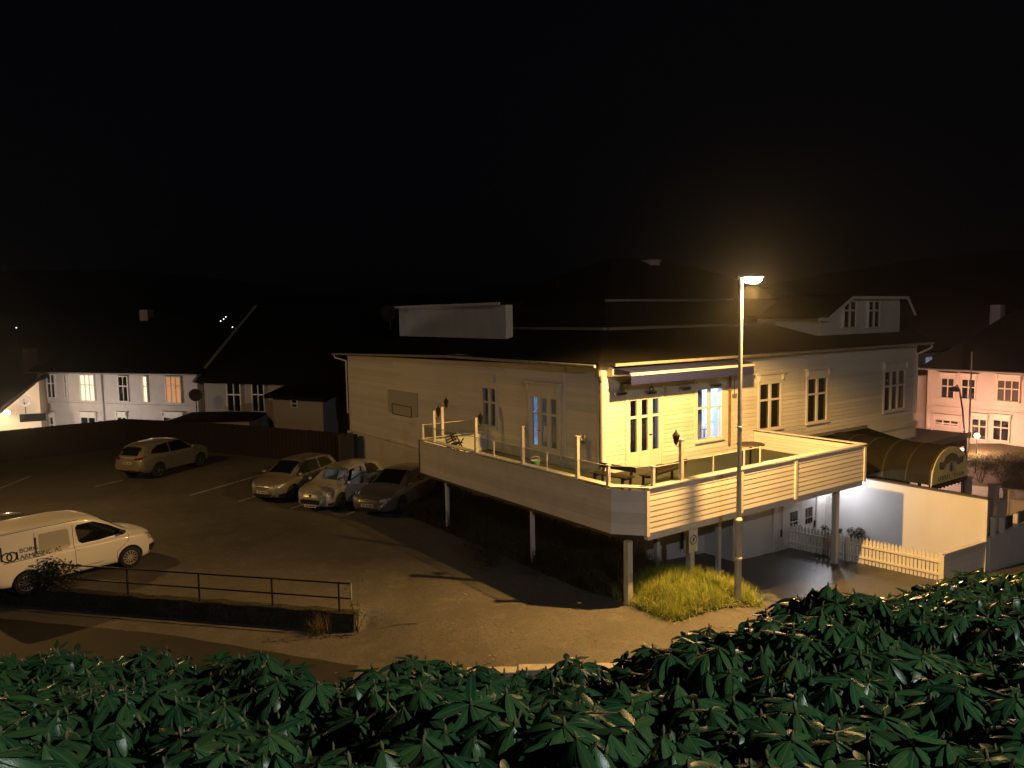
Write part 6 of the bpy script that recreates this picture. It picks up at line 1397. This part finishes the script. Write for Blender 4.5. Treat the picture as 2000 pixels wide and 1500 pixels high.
# upper back house with bluish porch light in the gap
A7 = aty(1770, 700, 56); B7 = aty(1840, 700, 60); A7.z = B7.z = 0; r7 = empty('house', (A7.x, A7.y, -2), math.atan2(B7.y-A7.y, B7.x-A7.x), 'distant house corner with a bluish lit window in the gap', 'house'); zt7 = aty(1800, 690, 57).z+2
MB().box(0, (B7-A7).length, 0, 5, 0, zt7).build('wall', white_wall, r7); MB().prism([(-.5, -.5, zt7), ((B7-A7).length+.5, -.5, zt7), ((B7-A7).length+.5, 2.5, zt7+1.5), (-.5, 2.5, zt7+1.5)], (0, 0, .15)).build('roof', roofm, r7)
lx = (onp(1800, 712, A7, (B7-A7).normalized())-A7).length; lz = aty(1800, 716, 57).z+2; wb_ = MB().box(lx-.5, lx+.5, -.03, -.002, lz-.7, lz+.6).build('window', emat('blue_window', (.45, .55, .85), .28), r7); MB().box(lx-.03, lx+.03, -.05, -.031, lz-.7, lz+.6).build('glazing_bar', blackm, wb_)
# street lamps there: a black gooseneck and its glow, a lit globe
p = aty(1885, 935, 38); gn = empty('street_lamp', (p.x, p.y, p.z-1.4), 0, 'black gooseneck street lamp in front of the pale pink-lit house', 'street lamp')
q0 = aty(1885, 870, 38)-gn.location; q1 = aty(1880, 800, 38)-gn.location; q2 = aty(1874, 762, 38)-gn.location; q3 = aty(1869, 752, 38)-gn.location; q4 = aty(1864, 758, 38)-gn.location
MB().tube([(q0.x, q0.y, 0), q0, q1, q2, q3, q4], [.05, .05, .045, .04, .04, .04], 8).build('pole', blackm, gn); MB().lathe([(.0, .16), (.12, .12), (.20, .0), (.24, -.10), (.22, -.10), (.10, .06), (.0, .10)], 16).build('shade', blackm, gn, tuple(q4+Vector((-.02, 0, -.06)))); MB().lathe([(0, -.12), (.07, -.08), (.06, .0)], 10).build('bulb', emat('dim_bulb', (1, .75, .5), 1.2), gn, tuple(q4+Vector((-.02, 0, -.04))))
p = aty(1908, 851, 43.5); lg_ = empty('garden_lamp', (p.x, p.y, p.z), 0, 'small glaring globe lamp in front of the pink-lit house', 'lamp'); MB().lathe([(0, -.14), (.10, -.10), (.14, 0), (.10, .10), (0, .14)], 14).build('lamp_globe', emat('sodium_globe', (1.0, .62, .26), 40), lg_, smooth=True); MB().tube([(0, 0, -.13), (0, 0, -2.4)], .03, 8).build('post', blackm, lg_); point('lamp_light', (0, -.25, .05), 640, (1.0, .54, .33), .10, lg_)
p = aty(1799, 838, 45.5); wl3 = empty('wall_lamp', (p.x+.2, p.y-.8, p.z), 0, 'sodium wall lamp hidden beside the restaurant corner', 'wall lamp'); MB().lathe([(0, -.10), (.08, -.07), (.10, 0), (.07, .08), (0, .10)], 12).build('lamp_globe', emat('sodium_globe2', (1.0, .5, .24), 20), wl3, smooth=True); MB().tube([(0, 0, -.09), (0, 0, -3.0)], .03, 8).build('post', blackm, wl3); point('lamp_light', (0, -.2, .0), 1150, (1.0, .50, .33), .10, wl3)
p = aty(1880, 878, 40); MBx = empty('ground_lamp', (p.x, p.y, p.z), 0, 'small bright ground lamp behind the canopy sign', 'lamp'); MB().lathe([(0, -.06), (.12, -.04), (.12, .04), (0, .06)], 12).build('lamp_globe', emat('ground_glow', (1, .8, .6), 10), MBx); MB().tube([(0, 0, -.05), (0, 0, -1.5)], .03, 6).build('post', blackm, MBx)
p = aty(1893, 830, 41); fg = empty('flagpole', (p.x, p.y, p.z-1.5), 0, 'white flagpole in front of the pink-lit house', 'flagpole'); MB().lathe([(.05, 0), (.045, 3), (.03, aty(1893, 690, 41).z-p.z+1.5)], 10).build('pole', white, fg); MB().lathe([(0, -.05), (.05, 0), (0, .05)], 8).build('finial', white, fg, (0, 0, aty(1893, 690, 41).z-p.z+1.55))
# street hedge below the house, lit grass strip
for i, (px, py, y, lb) in enumerate(((1915, 930, 37, 'dark clipped hedge bush beside the gooseneck lamp'), (1955, 928, 36.5, 'dark hedge bush in the middle of the street bank'), (1995, 930, 36, 'dark hedge bush at the right edge of the street bank'))):
    p = aty(px, py, y); shrub('hedge_bush', (p.x, p.y, p.z-.2), 1.25, 1.1, 5000, lb, bushm, 'hedge below the pink-lit house')
gs = MB(); a = aty(1890, 900, 42); b = aty(2060, 905, 40); c_ = aty(2060, 866, 45.2); e_ = aty(1890, 866, 46); gs.quad(a, b, c_, e_); tag(gs.build('lawn', mat('lawn', (.09, .075, .03), .9, bump=(30, .8, .05)), fix=False), 'lit strip of lawn under the pink-lit house', 'lawn', kind='structure')
# distant lights on the dark hillside
for i, (px, py, lb) in enumerate(((32, 640, 'single bluish-white light on the far hillside at the left'), (431, 627, 'lowest left light of the distant cluster above the roofs'), (437, 623, 'middle light of the distant cluster above the roofs'), (441, 619, 'highest light of the distant cluster above the roofs'), (454, 639, 'separate light right of the distant cluster'))):
    p = aty(px, py, 150); o = empty('distant_lamp', (p.x, p.y, p.z), 0, lb, 'light', 'tiny lights on the far hillside'); MB().lathe([(0, -.12), (.10, -.06), (.12, 0), (.10, .06), (0, .12)], 8).build('lamp_globe', emat('far_glow', (.85, .92, 1), 3.0), o); MB().tube([(0, 0, -.1), (0, 0, min(-.5, far(p.x, p.y)-p.z-.3))], .05, 5).build('mast', blackm, o)
# ================================================================== THIN HAZE, ADDED TO GIVE THE STREET LAMP ITS HALO
hb_ = MB().box(-1400, 1400, -1380, 1420, -6, 62).build('haze', None); hb_['kind'] = 'stuff'; tag(hb_, 'thin haze added for the glow round the street lamp', 'haze')
hm = bpy.data.materials.new('haze'); hm.use_nodes = True; hn = hm.node_tree.nodes; hn.remove(hn['Principled BSDF']); hv = hn.new('ShaderNodeVolumePrincipled'); hv.inputs['Color'].default_value = (.9, .9, .9, 1); hv.inputs['Density'].default_value = .0010; hv.inputs['Anisotropy'].default_value = .9
hm.node_tree.links.new(hv.outputs[0], hn['Material Output'].inputs['Volume']); hb_.data.materials.append(hm)
